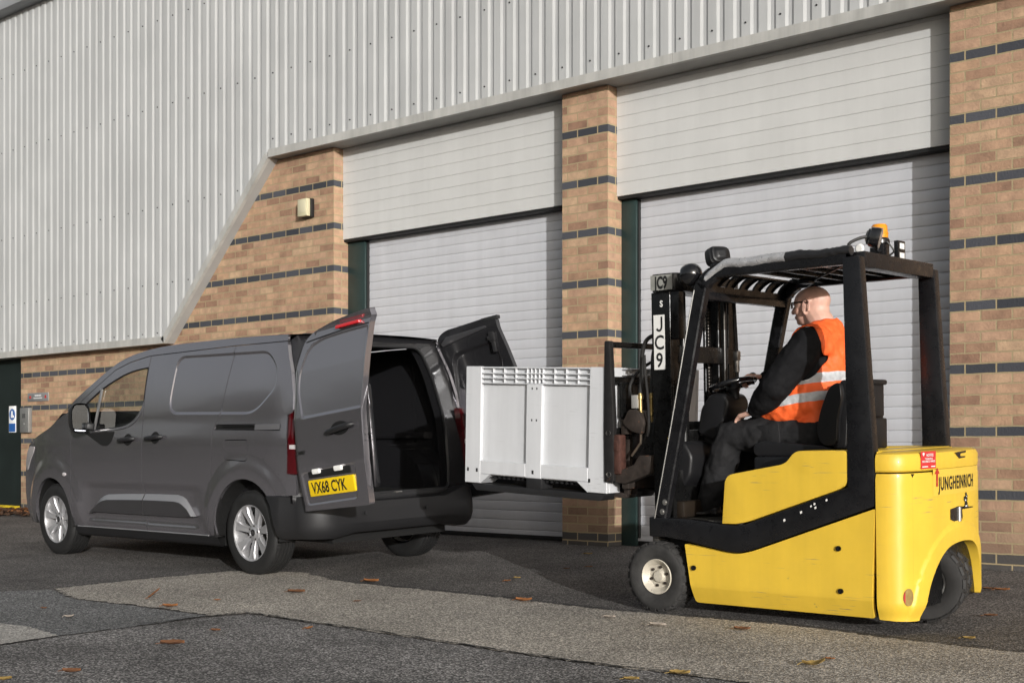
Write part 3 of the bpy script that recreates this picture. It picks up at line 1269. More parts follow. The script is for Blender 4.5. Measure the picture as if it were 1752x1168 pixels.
f_ = on_cw(s_of_y(.02), .882, .003)
b = MB()
b.raw([f_(u, v) for u, v in ((0, .030), (.15, .036), (.15, .026), (.07, .022), (.07, .008), (.14, .006), (.14, 0), (.055, -.004), (.025, .010))], [(0, 1, 2, 3, 8), (3, 4, 7, 8), (4, 5, 6, 7)])
b.build('lid_latch', m_blk, lid, 0)
# ---- overhead guard
for s in YS:
    # front post: raked, then swept into the roof
    b = MB()
    path = [(-.505, .556), (-.36, 1.18), (-.222, 1.80), (-.19, 1.875), (-.13, 1.922), (-.05, 1.938), (.68, 1.938)]
    PP, _ = spline([Vector((x, 0, z)) for x, z in path], 5)
    rows = []
    for i, p in enumerate(PP):
        d = (PP[min(i + 1, len(PP) - 1)] - PP[max(i - 1, 0)]).normalized()
        n = Vector((-d.z, 0, d.x))
        w_ = .040
        rows.append([Vector((p.x, s * yy, p.z)) + n * o for yy, o in ((.495, -w_ * .8), (.495, w_ * .8), (.488, w_), (.445, w_), (.440, w_ * .8), (.440, -w_ * .8), (.445, -w_), (.488, -w_))])
    b.grid(rows, True)
    b.raw([tuple(p) for p in rows[0]], [tuple(range(8))])
    po = b.build('front_post', m_blk, FK)
    for (x, z) in ((-.468, .64), (-.486, .585)):
        b = MB()
        b.lathe([(0, -.006), (.009, -.006), (.011, 0), (.017, 0), (.017, .004)], (x, s * .4975, z), (Vector((0, s * -1., 0)) * -1 * -1, Vector((1, 0, 0)), Vector((0, 0, 1))), 12)
        b.build('bolt', m_steel, po)
    b = MB()
    off = .043
    pts_ = [p + Vector((-.035, s * .497, -.012)) for p in PP[:12]]
    b.tube([(p.x + .0, p.y, p.z) for p in pts_], .004, 6)
    b.build('edge_highlight', m_steel, po)
b = MB()
b.bx(.66, .755, -.434, .434, 1.885, 1.965, .006)
b.build('rear_cross_member', m_blk, FK)
rb = MB()
for k, x in enumerate((.06, .19, .32, .45, .57)):
    rb = MB()
    rb.bx(x, x + .022, -.44, .44, 1.915, 1.962, .003)
    rb.build('roof_bar', m_blk, FK)
b = MB()
b.tube([(-.03, .43, 1.90), (.20, .1, 1.905), (.62, -.40, 1.905)], .007, 6)
b.build('roof_cable', m_hose, FK)
# curved front visor with five slots
def f_vis(u, v, d):
    a = v * R(72)
    rad = .12
    x = -.215 + rad * (1 - math.cos(a)) * 1.15
    z = 1.825 + rad * math.sin(a) + .0
    return (x + d * math.cos(a), u, z - d * math.sin(a))
slots = []
for k in range(5):
    y = -.30 + k * .15
    slots.append([(y, .30), (y + .07, .30), (y + .07, .93), (y + .045, .93)])
vp = panel('visor', m_blk, FK, f_vis, [(-.44, 0), (.44, 0), (.44, 1), (-.44, 1)], slots, step=.05, thick=.012, flip=True)
b = MB()
b.bx(-.235, -.185, -.44, .44, 1.785, 1.83, .006)
b.build('front_cross_member', m_blk, FK)
# rolled tarpaulin along the near roof rail
b = MB()
rr = random.Random(2)
def roll(x0, x1, r0, r1, n=26):
    rows = []
    for i in range(n):
        t = i / (n - 1)
        x = x0 + (x1 - x0) * t
        r = r0 + (r1 - r0) * t
        zc = 1.972 + .004 * math.sin(t * 9)
        if x < -.05:
            zc -= (-.05 - x) * .55
        rows.append([(x, -.475 + (1.25 * r + rr.uniform(-.003, .003)) * math.cos(a), zc - .005 + (r + rr.uniform(-.003, .003)) * math.sin(a)) for a in np.linspace(0, 2 * math.pi, 15)[:-1]])
    rows = [[(x0 - .001, -.475, 1.975 - max(0, (-.05 - x0)) * .55)] * 14] + rows + [[(x1 + .001, -.475, 1.975)] * 14]
    return rows
b.grid(roll(-.17, .33, .026, .030), True)
b.build('silver_roof_cover', m_silv, FK, 60)
b = MB()
b.grid(roll(.332, .70, .030, .024), True)
b.build('black_roof_cover', m_tarp, FK, 60)
b = MB()
b.bx(-.02, .64, -.43, .43, 1.966, 1.974)
b.build('roof_sheet', m_tarp, FK, 0)

# ---- lamps and beacon on the guard
def lamp(name, c, face, r, mm, square=False):
    c = Vector(c)
    fx = Vector(face).normalized()
    a = Vector((0, 0, 1)).cross(fx).normalized()
    ax = (fx, a, fx.cross(a))
    b = MB()
    ex = .55 if square else 1.
    def ring_(rr_, h):
        return [c + fx * h + ax[1] * (rr_ * math.copysign(abs(math.cos(t)) ** ex, math.cos(t))) + ax[2] * (rr_ * (.82 if square else 1) * math.copysign(abs(math.sin(t)) ** ex, math.sin(t))) for t in np.linspace(0, 2 * math.pi, 29)[:-1]]
    pf = [(r * .30, -r * .84), (r * .55, -r * .78), (r * .60, -r * .70), (r * .76, -r * .66), (r * .80, -r * .52), (r * .93, -r * .44), (r * .97, -r * .1), (r, .0), (r * .99, r * .28), (r * .90, r * .32)]
    if not square:
        pf = [(r * .3, -r * .95), (r * .55, -r * .85), (r * .80, -r * .60), (r * .96, -r * .2), (r, .0), (r * .99, r * .28), (r * .90, r * .32)]
    rows = [ring_(*q) for q in pf]
    b.grid(rows, True)
    b.raw([tuple(p) for p in rows[0]], [tuple(range(28))])
    o = b.build(name, mm, FK, 50)
    b = MB()
    b.lathe([(r * .90, r * .315), (r * .6, r * .37), (0, r * .40)], c, ax, 22)
    b.build('lens', m_lens, o)
    b = MB()
    b.tube([tuple(c + Vector((0, 0, -r * .8))), tuple(c + Vector((.02, 0, -r * 1.15)))], r * .16, 8)
    b.build('bracket', m_blk, o)
    return o
lamp('work_light', (-.30, -.44, 1.935), (-.90, .25, -.30), .066, m_gloss)
lamp('work_light', (-.185, -.34, 2.030), (-.75, .45, -.25), .070, m_plas, True)
lamp('work_light', (.71, -.20, 2.055), (.9, .35, -.25), .068, m_gloss, True)
b = MB()
b.tube([(.64, -.34, 1.97), (.62, -.34, 2.02), (.66, -.28, 2.055), (.70, -.24, 2.06)], .009, 8, smooth=4)
b.tube([(.74, -.14, 2.04), (.77, -.12, 1.99), (.74, -.12, 1.965)], .005, 6, smooth=4)
b.build('lamp_cable', m_hose, FK)
b = MB()
b.lathe([(0, -.008), (.018, -.008), (.026, 0), (.018, .008), (0, .008)], (.69, -.36, 1.988), 'y', 14)
b.build('cable_clip', m_lbl, FK)
b = MB()
b.lathe([(0, 0), (.055, 0), (.055, .018), (.046, .03), (0, .03)], (.62, .03, 2.055), 'z', 24)
b.bx(.58, .66, -.01, .07, 1.965, 2.055, .004)
be = b.build('beacon', m_blk, FK)
b = MB()
b.lathe([(.047, .03), (.047, .05), (.049, .052), (.049, .058), (.046, .06), (.043, .095), (.036, .105), (0, .108)], (.62, .03, 2.055), 'z', 24)
b.build('amber_dome', m_amber, be)
b = MB()
b.bx(.70, .726, .035, .125, 1.96, 2.065, .003)
lb = b.build('control_box', m_blk, FK)
for z in (2.020, 1.968):
    b = MB()
    b.bx(.7262, .728, .052, .108, z, z + .032)
    b.build('label', m_lbl, lb, 0)
# dome light inside
b = MB()
b.bx(.08, .15, .10, .18, 1.885, 1.915, .01)
b.build('cab_lamp', m_plas, FK)

# ---- mast
b = MB()
def channel(mb, x0, x1, y, s, z0, z1, t=.022, w_=.075):
    mb.bx(x0, x1, y, y - s * t, z0, z1, .003, 1)
    mb.bx(x0, x0 + t, y - s * t, y - s * w_, z0, z1, .003, 1)
    mb.bx(x1 - t, x1, y - s * t, y - s * w_, z0, z1, .003, 1)
for s in YS:
    b = MB()
    channel(b, -.632, -.50, s * .36, s, .12, 1.86)
    r_ = b.build('outer_rail', m_mast, FK)
    b = MB()
    channel(b, -.645, -.53, s * .275, s, .15, 1.93, .02, .06)
    b.build('inner_rail', m_mast, FK)
    b = MB()
    b.cyl((-.50, s * .23, .2), (-.50, s * .23, 1.30), .030, 16)
    b.build('lift_cylinder', m_mast, FK)
    b = MB()
    b.cyl((-.50, s * .23, 1.30), (-.50, s * .23, 1.86), .020, 14)
    b.build('piston_rod', mat('rod_dark_chrome', (.06, .06, .06), .2, .9), FK)
    b = MB()
    for k in range(60):
        z = .6 + k * .02
        b.bx(-.566, -.552, s * .135, s * .160, z, z + .015, .002, 1)
    b.build('lift_chain', mat('chain_oily', (.05, .045, .04), .35, .8, .3, 30), FK)
b = MB()
b.prism(rpoly([(-.632, -.362), (-.47, -.362), (-.44, -.30), (-.44, .30), (-.47, .362), (-.632, .362)], .03), lambda u, v: (u, v, 1.862), lambda u, v: (u, v, 1.968), .005)
hd = b.build('mast_head', m_mast, FK)
b = MB()
b.bx(-.62, -.50, -.366, -.3625, 1.40, 1.85, .001)
b.bx(-.50, -.44, -.36, -.30, 1.58, 1.86, .01)
b.build('mast_side_plate', m_mast, FK)
for z in (.30, .95, 1.45):
    b = MB()
    b.bx(-.53, -.50, -.34, .34, z, z + .10, .006)
    b.build('mast_cross_bar', m_mast, FK)
# plate with JC9 down the near rail, and cut letters on the head
b = MB()
b.bx(-.612, -.535, -.3675, -.3662, 1.408, 1.728)
jp = b.build('number_board', m_lbl, FK, 0)
def stroke(pts, w_, f, name, parent, m):
    P, _ = spline([Vector((u, v, 0)) for u, v in pts], 6)
    b = MB()
    rows = []
    for i, p in enumerate(P):
        d = (P[min(i + 1, len(P) - 1)] - P[max(i - 1, 0)]).normalized()
        n = Vector((-d.y, d.x, 0)) * w_ / 2
        rows.append([f((p + n).x, (p + n).y), f((p - n).x, (p - n).y)])
    b.grid(rows)
    return b.build(name, m, parent, 0)
stroke([(.018, .085), (.018, .05), (.017, .022), (.008, .006), (-.006, .005), (-.017, .016)], .013, lambda u, v: (-.5735 + u, -.3685, 1.632 + v), 'lettering', jp, m_ink)
for ch, z in (('C', 1.527), ('9', 1.424)):
    text_mesh(ch, .118, lambda u, v, z=z: (-.5735 + u, -.3685, z + v), m_ink, 'lettering', jp, .85, align='CENTER', bold=.002)
text_mesh('S', .05, lambda u, v: (-.555 + u, -.3685, 1.775 + v), m_lbl, 'rail_letter', jp, .9, align='CENTER', bold=.002)
b = MB()
b.bx(-.630, -.478, -.3665, -.3645, 1.872, 1.960)
hp = b.build('head_plate', mat('plate_grey_worn', (.34, .34, .31), .5, .3, .2, 14), FK, 0)
text_mesh('JC9', .098, lambda u, v: (-.556 + u, -.3675, 1.882 + v), m_ink, 'head_lettering', hp, .62, align='CENTER', bold=.004)
# brackets, hoses on the far side of the mast
b = MB()
b.tube([(-.47, .30, 1.86), (-.46, .31, 1.5), (-.46, .31, 1.36), (-.45, .28, 1.05)], .012, 8, smooth=5)
b.build('hose', m_hose, FK)
b = MB()
b.bx(-.478, -.442, .29, .33, 1.47, 1.53, .006)
b.cyl((-.46, .31, 1.40), (-.46, .31, 1.48), .017, 10)
b.build('hose_coupling', m_steel, FK)
b = MB()
b.bx(-.50, -.36, .16, .40, 1.835, 1.865, .004)
b.build('mast_bracket', m_mast, FK)

# ---- carriage, load backrest and side-shift attachment
b = MB()
for s in YS:
    b.bx(-.955, -.90, s * .40, s * .335, .66, 1.585, .006)
bk = MB()
for s in YS:
    k = MB()
    P = rpoly([(-.965, .742), (-.895, .742), (-.888, 1.1), (-.905, 1.595), (-.945, 1.595), (-.962, 1.05)], .012)
    k.prism(P, lambda u, v: (u, s * .41, v), lambda u, v: (u, s * .37, v), .004)
    sp_ = k.build('backrest_post', mat('backrest_black_scuffed', (.016, .015, .015), .5, .2, .3, 12, .2, 50, col2=(.10, .055, .035), thr=.63, cs=14), FK)
    for (x, z) in ((-.925, 1.04), (-.927, .79)):
        k = MB()
        k.lathe([(0, -.007), (.008, -.007), (.011, -.002), (.016, -.002), (.016, .003)], (x, s * .412, z), (Vector((0, s * -1. * -1., 0)), Vector((1, 0, 0)), Vector((0, 0, 1))), 12)
        k.build('bolt', m_steel, sp_)
b.bm.free()
for z, h in ((1.555, .035), (1.33, .05), (1.02, .05)):
    b = MB()
    b.bx(-.945, -.905, -.369, .369, z, z + h, .005)
    b.build('backrest_rail', m_mast, FK)
for y in (-.20, .03, .24):
    b = MB()
    b.bx(-.938, -.912, y, y + .035, 1.07, 1.33, .004)
    b.build('backrest_bar', m_mast, FK)
b = MB()
b.bx(-.885, -.835, -.34, .34, .70, .80, .008)
b.bx(-.885, -.835, -.34, .34, 1.03, 1.12, .008)
b.bx(-.88, -.845, -.25, .25, .80, 1.03)
b.build('carriage', m_rust, FK)
b = MB()
b.bx(-.83, -.64, -.30, -.24, .78, 1.10, .01)
b.bx(-.83, -.64, .24, .30, .78, 1.10, .01)
b.bx(-.80, -.66, -.22, .22, .86, 1.0, .01)
b.build('carriage_block', m_mast, FK)
b = MB()
P = rpoly([(-.90, .745), (-.83, .735), (-.64, .80), (-.64, .905), (-.72, .905), (-.76, .85), (-.90, .80)], .008)
b.prism(P, lambda u, v: (u, -.385, v), lambda u, v: (u, -.31, v), .005)
b.build('clamp_arm', m_rust, FK)
b = MB()
b.bx(-.91, -.85, -.40, -.33, .79, 1.03, .012)
b.bx(-.89, -.86, -.408, -.398, .93, .99, .003)
b.build('clamp_pad', mat('steel_red_brown', (.07, .03, .022), .6, .2, .5, 20, .2, 40), FK)
b = MB()
P = rpoly([(-.86, 1.10), (-.80, 1.05), (-.72, 1.03), (-.70, 1.10), (-.74, 1.17), (-.81, 1.18)], .015)
b.prism(P, lambda u, v: (u, -.36, v), lambda u, v: (u, -.24, v), .008)
b.build('valve_block', m_rust, FK)
b = MB()
b.bx(-.80, -.755, -.345, -.30, 1.185, 1.265, .004)
b.build('valve_tag', mat('tag_grey', (.36, .35, .33), .5, .3), FK)
b = MB()
for (y, z) in ((-.18, 1.36), (-.17, 1.29), (-.13, 1.38), (-.13, 1.33), (-.13, 1.27), (-.19, 1.25)):
    pass
b.bx(-.90, -.875, -.335, .30, 1.13, 1.345, .01)
b.build('hose_guard', m_mast, FK)
# hoses arching from mast to attachment, with brass ends and steel pipes
for (y, dx) in ((-.30, 0), (-.25, .045)):
    b = MB()
    b.tube([(-.63, y + .02, 1.615), (-.66, y, 1.615), (-.715 + dx, y, 1.585), (-.745 + dx, y, 1.50), (-.752 + dx, y, 1.38), (-.750 + dx, y - .02, 1.27)], .0125, 10, smooth=6)
    b.build('hose', m_hose, FK)
    b = MB()
    b.lathe([(0, .085), (.012, .085), (.014, .075), (.018, .072), (.018, .05), (.013, .046), (.013, -.02), (.019, -.024), (.019, -.05), (.012, -.054), (.010, -.085), (0, -.085)], (-.750 + dx, y - .02, 1.19), 'z', 12)
    b.build('hose_coupling', m_brass, FK)
    b = MB()
    b.tube([(-.750 + dx, y - .02, 1.12), (-.752 + dx, y - .02, .99), (-.765 + dx, y - .02, .965), (-.82 + dx, y - .02, .90)], .008, 8, smooth=5)
    b.build('pipe', mat('pipe_brownish_steel', (.22, .18, .14), .35, .8), FK)
b = MB()
b.tube([(-.70, -.34, 1.50), (-.69, -.35, 1.40), (-.675, -.35, 1.25), (-.67, -.35, 1.08), (-.69, -.34, 1.02)], .008, 8, smooth=5)
b.build('hose', m_hose, FK)
b = MB()
b.tube([(-.70, -.10, 1.44), (-.78, -.12, 1.47), (-.83, -.2, 1.42), (-.845, -.28, 1.34), (-.83, -.31, 1.27), (-.77, -.33, 1.245)], .010, 8, smooth=6)
b.build('hose', m_hose, FK)
b = MB()
b.tube([(-.76, -.31, 1.20), (-.80, -.33, 1.15), (-.83, -.33, 1.08)], .010, 8, smooth=5)
b.build('hose', m_hose, FK)
b = MB()
b.bx(-.70, -.655, -.20, -.14, 1.30, 1.46, .006)
b.build('yellow_bracket', m_yel, FK)
# forks reaching into the bin's pockets
for y in (-.22, .28):
    b = MB()
    b.bar((-.90, y, .655), (-2.05, y, .70), .10, .032, .006)
    b.bar((-.905, y, .66), (-.885, y, 1.0), .10, .036, .006, up=(1, 0, 0))
    b.build('fork', m_rust, FK)

# ---- wheels
def lug_tyre(r, w_, lugs, mm):
    b = MB()
    b.lathe([(r * .50, -w_ * .40), (r * .56, -w_ * .47), (r * .78, -w_ * .52), (r * .90, -w_ * .50), (r * .955, -w_ * .42), (r * .965, 0), (r * .955, w_ * .42), (r * .90, w_ * .50), (r * .78, w_ * .52), (r * .56, w_ * .47), (r * .50, w_ * .40)], (0, 0, 0), 'y', 56)
    for k in range(lugs):
        for s in YS:
            a = 2 * math.pi * (k + (.5 if s > 0 else 0)) / lugs
            rot = Matrix.Rotation(-a, 3, 'Y')
            da = 2 * math.pi / lugs * .33
            pts = []
            for rr_, yy in ((r * .93, s * w_ * .50), (r * .99, s * w_ * .455), (r, s * w_ * .40), (r, s * w_ * .04)):
                pts.append([rot @ Vector((rr_ * math.cos(t), yy + (.0 if abs(yy) > w_ * .1 else 0), rr_ * math.sin(t))) for t in (-da, -da * .5, da * .5, da)])
            n0 = [rot @ Vector((r * .93 * math.cos(t), s * w_ * .04, r * .93 * math.sin(t))) for t in (-da, -da * .5, da * .5, da)]
            b.grid(pts + [n0])
            for e_ in (0, 3):
                q = [row[e_] for row in pts]
                base = [p.normalized() * (r * .93) if False else Vector((p.x * .93, p.y, p.z * .93)) for p in q]
                b.grid([q, base])
    return b
FW = []
for s in YS:
    b = lug_tyre(.205, .15, 22, m_rub)
    b.xf(Matrix.Translation((-.545, s * .415, .205)))
    w_o = b.build('front_wheel', m_rub, FK, 40)
    ax = (Vector((0, s * -1. * -1., 0)), Vector((1, 0, 0)), Vector((0, 0, 1)))
    b = MB()
    b.lathe([(0, .050), (.030, .050), (.034, .040), (.040, .034), (.066, .034), (.073, .042), (.084, .055), (.094, .066), (.100, .070), (.103, .066), (.102, .03)], (-.545, s * .415, .205), ax, 36)
    b.build('rim', m_rimw, w_o)
    for k in range(6):
        a = k * math.pi / 3 + .3
        b = MB()
        b.cyl((-.545 + .055 * math.cos(a), s * (.415 + .030), .205 + .055 * math.sin(a)), (-.545 + .055 * math.cos(a), s * (.415 + .046), .205 + .055 * math.sin(a)), .0085, 6)
        b.build('wheel_nut', m_rust, w_o)
RWM = Matrix.Translation((.845, .10, .007)) @ Matrix.Rotation(R(16), 4, 'Z') @ Matrix.Translation((-.825, -.055, 0))
for y in (-.115, .105):
    b = lug_tyre(.213, .165, 18, m_rubd)
    b.xf(Matrix.Translation((.825, y + .06, .213)))
    b.xf(RWM)
    w_o = b.build('rear_wheel', m_rubd, FK, 40)
    ax = (Vector((0, -1, 0)), Vector((1, 0, 0)), Vector((0, 0, 1)))
    b = MB()
    b.lathe([(0, .03), (.03, .03), (.034, .012), (.085, .010), (.095, .055), (.108, .062), (.112, .055)], (.825, y + .06, .213), ax, 30)
    b.xf(RWM)
    b.build('rim', mat('rear_rim_grey', (.06, .055, .05), .5, .2, .3, 14), w_o)
    b = MB()
    b.lathe([(.098, .060), (.106, .066), (.110, .060)], (.825, y + .06, .213), ax, 30)
    b.xf(RWM)
    b.build('rim_edge', m_steel, w_o)

# ---- driver's place
b = MB()
b.prism(rpoly([(-.56, .72), (-.585, .90), (-.54, .985), (-.44, .985), (-.385, .90), (-.40, .78), (-.47, .70)], .03), lambda u, v: (u, -.33, v), lambda u, v: (u, -.06, v), .02, 3)
b.build('front_cowl', m_plas, FK, 50)
b = MB()
b.bx(-.462, -.448, -.43, .43, .53, .82, .004)
b.build('toe_board', m_mast, FK)
b = MB()
b.prism(rpoly([(-.56, .545), (-.585, .96), (-.50, 1.07), (-.42, 1.06), (-.40, .95), (-.44, .545)], .03), lambda u, v: (u, -.05, v), lambda u, v: (u, .42, v), .015, 3)
b.build('dash_panel', m_plas, FK, 50)
b = MB()
b.prism(rpoly([(-.50, 1.03), (-.47, 1.18), (-.40, 1.265), (-.30, 1.26), (-.27, 1.20), (-.33, 1.05), (-.39, .98)], .03), lambda u, v: (u, -.10, v), lambda u, v: (u, .14, v), .02, 3)
b.build('steering_console', m_plas, FK, 50)
tilt = Matrix.Rotation(R(-14), 3, 'Y')
sc_ = Vector((-.318, .02, 1.315))
b = MB()
ring = [sc_ + tilt @ Vector((.135 * math.cos(a), .135 * math.sin(a), 0)) for a in np.linspace(0, 2 * math.pi, 37)]
b.tube(ring, .0145, 10, cap=False)
sw = b.build('steering_wheel', m_gloss, FK, 60)
b = MB()
b.lathe([(0, .012), (.03, .010), (.042, -.005), (.045, -.03), (.03, -.05), (.026, -.09)], sc_, (tilt @ Vector((0, 0, 1)), tilt @ Vector((1, 0, 0)), tilt @ Vector((0, 1, 0))), 20)
b.build('hub', m_plas, sw)
for k in range(3):
    a = 2 * math.pi * k / 3 + .5
    b = MB()
    b.bar(sc_ + tilt @ Vector((.03 * math.cos(a), .03 * math.sin(a), -.006)), sc_ + tilt @ Vector((.128 * math.cos(a), .128 * math.sin(a), 0)), .03, .010, .003)
    b.build('spoke', m_plas, sw)
b = MB()
b.cyl(sc_ + Vector((.075, .108, .0)), sc_ + Vector((.075, .108, .05)), .012, 10)
b.ell(sc_ + Vector((.075, .108, .055)), (.022, .022, .016))
b.build('knob', m_plas, sw)
b = MB()
b.cyl((-.525, -.36, 1.002), (-.525, -.27, 1.004), .010, 10)
b.cyl((-.525, -.27, 1.004), (-.525, .02, 1.016), .006, 8)
b.build('gas_strut', m_yel, FK)
b = MB()
b.tube([(-.49, -.05, .99), (-.475, -.06, 1.06), (-.465, -.06, 1.16)], .009, 8)
b.build('lever', m_mast, FK)
for k in range(5):
    pass
b = MB()
for k in range(9):
    b.lathe([(.013, -.006), (.017, 0), (.013, .006)], (-.475 + .001 * k, -.07, 1.02 + k * .013), 'z', 10)
b.build('rubber_boot', m_steel, FK)
b = MB()
b.bx(-.46, -.40, -.40, -.15, .545, .64, .01)
b.build('kick_plate', mat('brown_floor_box', (.012, .007, .003), .6, 0, .3, 8), FK)
b = MB()
b.bx(-.395, -.34, -.28, -.20, .56, .57, .003)
b.build('pedal', m_rub, FK)
# seat
b = MB()
b.prism(rpoly([(-.02, .90), (-.03, .955), (.03, .985), (.42, .955), (.46, .93), (.46, .90)], .03), lambda u, v: (u, -.25, v), lambda u, v: (u, .25, v), .025, 3)
b.build('seat_cushion', m_seat, FK, 50)
for s in YS:
    b = MB()
    b.prism(rpoly([(.405, .955), (.375, 1.04), (.405, 1.16), (.455, 1.275), (.515, 1.305), (.53, 1.22), (.50, 1.10), (.495, .955)], .04), lambda u, v: (u, s * .265, v), lambda u, v: (u, s * .16, v), .03, 4)
    b.build('seat_bolster', m_seat, FK, 60)
b = MB()
b.prism(rpoly([(.45, .94), (.47, 1.1), (.50, 1.31), (.545, 1.31), (.54, 1.1), (.53, .94)], .02), lambda u, v: (u, -.225, v), lambda u, v: (u, .225, v), .02, 3)
b.build('seat_back', m_seat, FK, 50)
b = MB()
b.bx(.47, .575, .0, .20, .93, 1.10, .012)
b.bx(.475, .565, .01, .19, 1.105, 1.30, .015)
b.bx(.465, .58, -.0, .20, 1.285, 1.315, .012)
b.build('document_box', m_plas, FK)
# ================================================================== white plastic bin on the forks
m_bin = mat('bin_white_plastic', (.55, .56, .575), .45, 0, .04, 3, .03, 60, rvar=.08, streak=.07, scratch=(.38, .38, .39))
m_bink = mat('bin_black_runner', (.015, .015, .016), .5, 0, .2, 10)
BN = thing('pallet_bin', 'large white plastic pallet bin held up on the forklift forks', 'bin', (-1.54, -2.35, .70))
BN.matrix_world = ROLLM @ Matrix.Translation((-1.54, -2.35, .70)) @ Matrix.Rotation(R(2.7), 4, 'Y')
BX, BY, BH = .585, .50, .765
b = MB()
T = .028           # how far the ribs stand in front of the sunk panels
for s in YS:       # near and far long sides
    yo, yi = s * BY, s * (BY - T)
    def q(x0, x1, z0, z1, o=yo, i=yi, bev=.004):
        b.bx(x0, x1, min(o, i), max(o, i), z0, z1, bev, 1)
    # corner columns and centre column
    for x0, x1, z0, z1 in ((-BX, -.448, .0, BH), (.44, BX, .0, BH), (-.062, .068, .058, .652)):
        q(x0, x1, z0, z1)
    for x0, x1 in ((-.448, -.062), (-.062, .068), (.068, .44)):
        if x1 - x0 > .2:
            q(x0, x1, .062, .150)                   # bottom rail
        q(x0, x1, .6525, .660)
        for z in (.684, .716, .752):                # grille ribs
            q(x0, x1, z, z + .009)
        n = 4
        for k in range(1, n):
            xx = x0 + (x1 - x0) * k / n
            q(xx - .003, xx + .003, .660, .760, yo - s * .004)
    # sunk skin
    for xx in (-.062, .068):
        q(xx - .005, xx + .005, .6605, .7515, yo - s * .002)
    b.bx(-BX + .01, BX - .01, min(yi, yi - s * .006), max(yi, yi - s * .006), .060, BH - .002)
    # sloping inner side of the feet
    for (x0, dx) in ((-.448, 1), (.44, -1)):
        b.prism([(x0, 0), (x0, .0615), (x0 + dx * .085, .0615)], lambda u, v: (u, yo, v), lambda u, v: (u, s * (BY - .14), v))
for s in YS:       # short sides
    xo, xi = s * BX, s * (BX - T)
    def q2(y0, y1, z0, z1):
        b.bx(min(xo, xi) , max(xo, xi), y0, y1, z0, z1, .004, 1)
    for y0, y1, z0 in ((-BY + T + .001, -.36, .0), (.36, BY - T - .001, .0), (-.05, .05, .058)):
        q2(y0, y1, z0, BH - .001)
    for y0, y1 in ((-.36, -.05), (.05, .36)):
        q2(y0, y1, .062, .150)
        for z in (.652, .684, .716, .752):
            q2(y0, y1, z, z + .009)
    b.bx(min(xi, xi - s * .006), max(xi, xi - s * .006), -BY + .03, BY - .03, .060, BH - .002)
# feet, floor
for x0, x1 in ((-BX + .002, -.45), (.442, BX - .002)):
    for y0, y1 in ((-BY + .03, -.36), (.36, BY - .03)):
        b.bx(x0, x1, y0, y1, .002, .0605)
b.bx(-BX + .03, BX - .03, -BY + .03, BY - .03, .055, .0605)
b.build('crate_body', m_bin, BN, 30)
for (x, z) in ((-.557, .075), (-.478, .073), (.0, .085), (.452, .060), (-.014, .62), (.024, .62), (-.014, .42), (.024, .42)):
    w_ = .010 if z > .1 else .017
    h_ = .014 if z > .1 else .024
    b = MB()
    b.bx(x - w_ / 2, x + w_ / 2, -BY - .0012, -BY + .004, z, z + h_, .001, 1)
    b.build('drain_slot', m_bink, BN)
for y in (-.42, .0, .42):
    b = MB()
    P = rpoly([(-.53, -.006), (-.49, -.048), (.53, -.048), (.56, -.006)], .012)
    b.prism(P, lambda u, v: (u, y - .07, v), lambda u, v: (u, y + .07, v), .005)
    if y == .0:
        pass
    b.build('runner', m_bink, BN)
for y in (-.43, .43):
    b = MB()
    b.bx(-.060, .066, y - .06, y + .06, -.006, .0575, .004)
    b.build('centre_block', m_bink, BN)
b = MB()
for k in range(22):
    x = -.44 + k * .04
    if -.08 < x < .07:
        continue
    b.bx(x, x + .012, -.465, .465, .035, .0545)
b.build('underside_ribs', m_bink, BN, 0)
# ================================================================== grey panel van, rear doors open
def paint_mat():
    m = mat('van_paint_metallic_grey', (.31, .299, .323), .15, .80, .03, 2, coat=1.0)
    t = m.node_tree
    b = t.nodes['Principled BSDF']
    n = t.nodes.new('ShaderNodeTexNoise')
    tc = t.nodes.new('ShaderNodeTexCoord')
    n.inputs['Scale'].default_value = 900
    t.links.new(tc.outputs['Object'], n.inputs['Vector'])
    bp = t.nodes.new('ShaderNodeBump')
    bp.inputs['Strength'].default_value = .12
    bp.inputs['Distance'].default_value = .001
    t.links.new(n.outputs['Fac'], bp.inputs['Height'])
    t.links.new(bp.outputs['Normal'], b.inputs['Normal'])
    b.inputs['Coat Roughness'].default_value = .06
    return m
m_paint = paint_mat()
m_trimb = mat('van_black_plastic', (.016, .016, .017), .48, 0, .08, 6, .05, 200)
m_bump = mat('van_bumper_plastic', (.013, .013, .014), .52, 0, .06, 4, .05, 220)
m_gap = mat('van_shadow_gap', (.004, .004, .004), .8)
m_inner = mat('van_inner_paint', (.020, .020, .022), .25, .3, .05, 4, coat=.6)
m_floor = mat('van_load_floor', (.012, .012, .012), .6, 0, .2, 8, .2, 60)
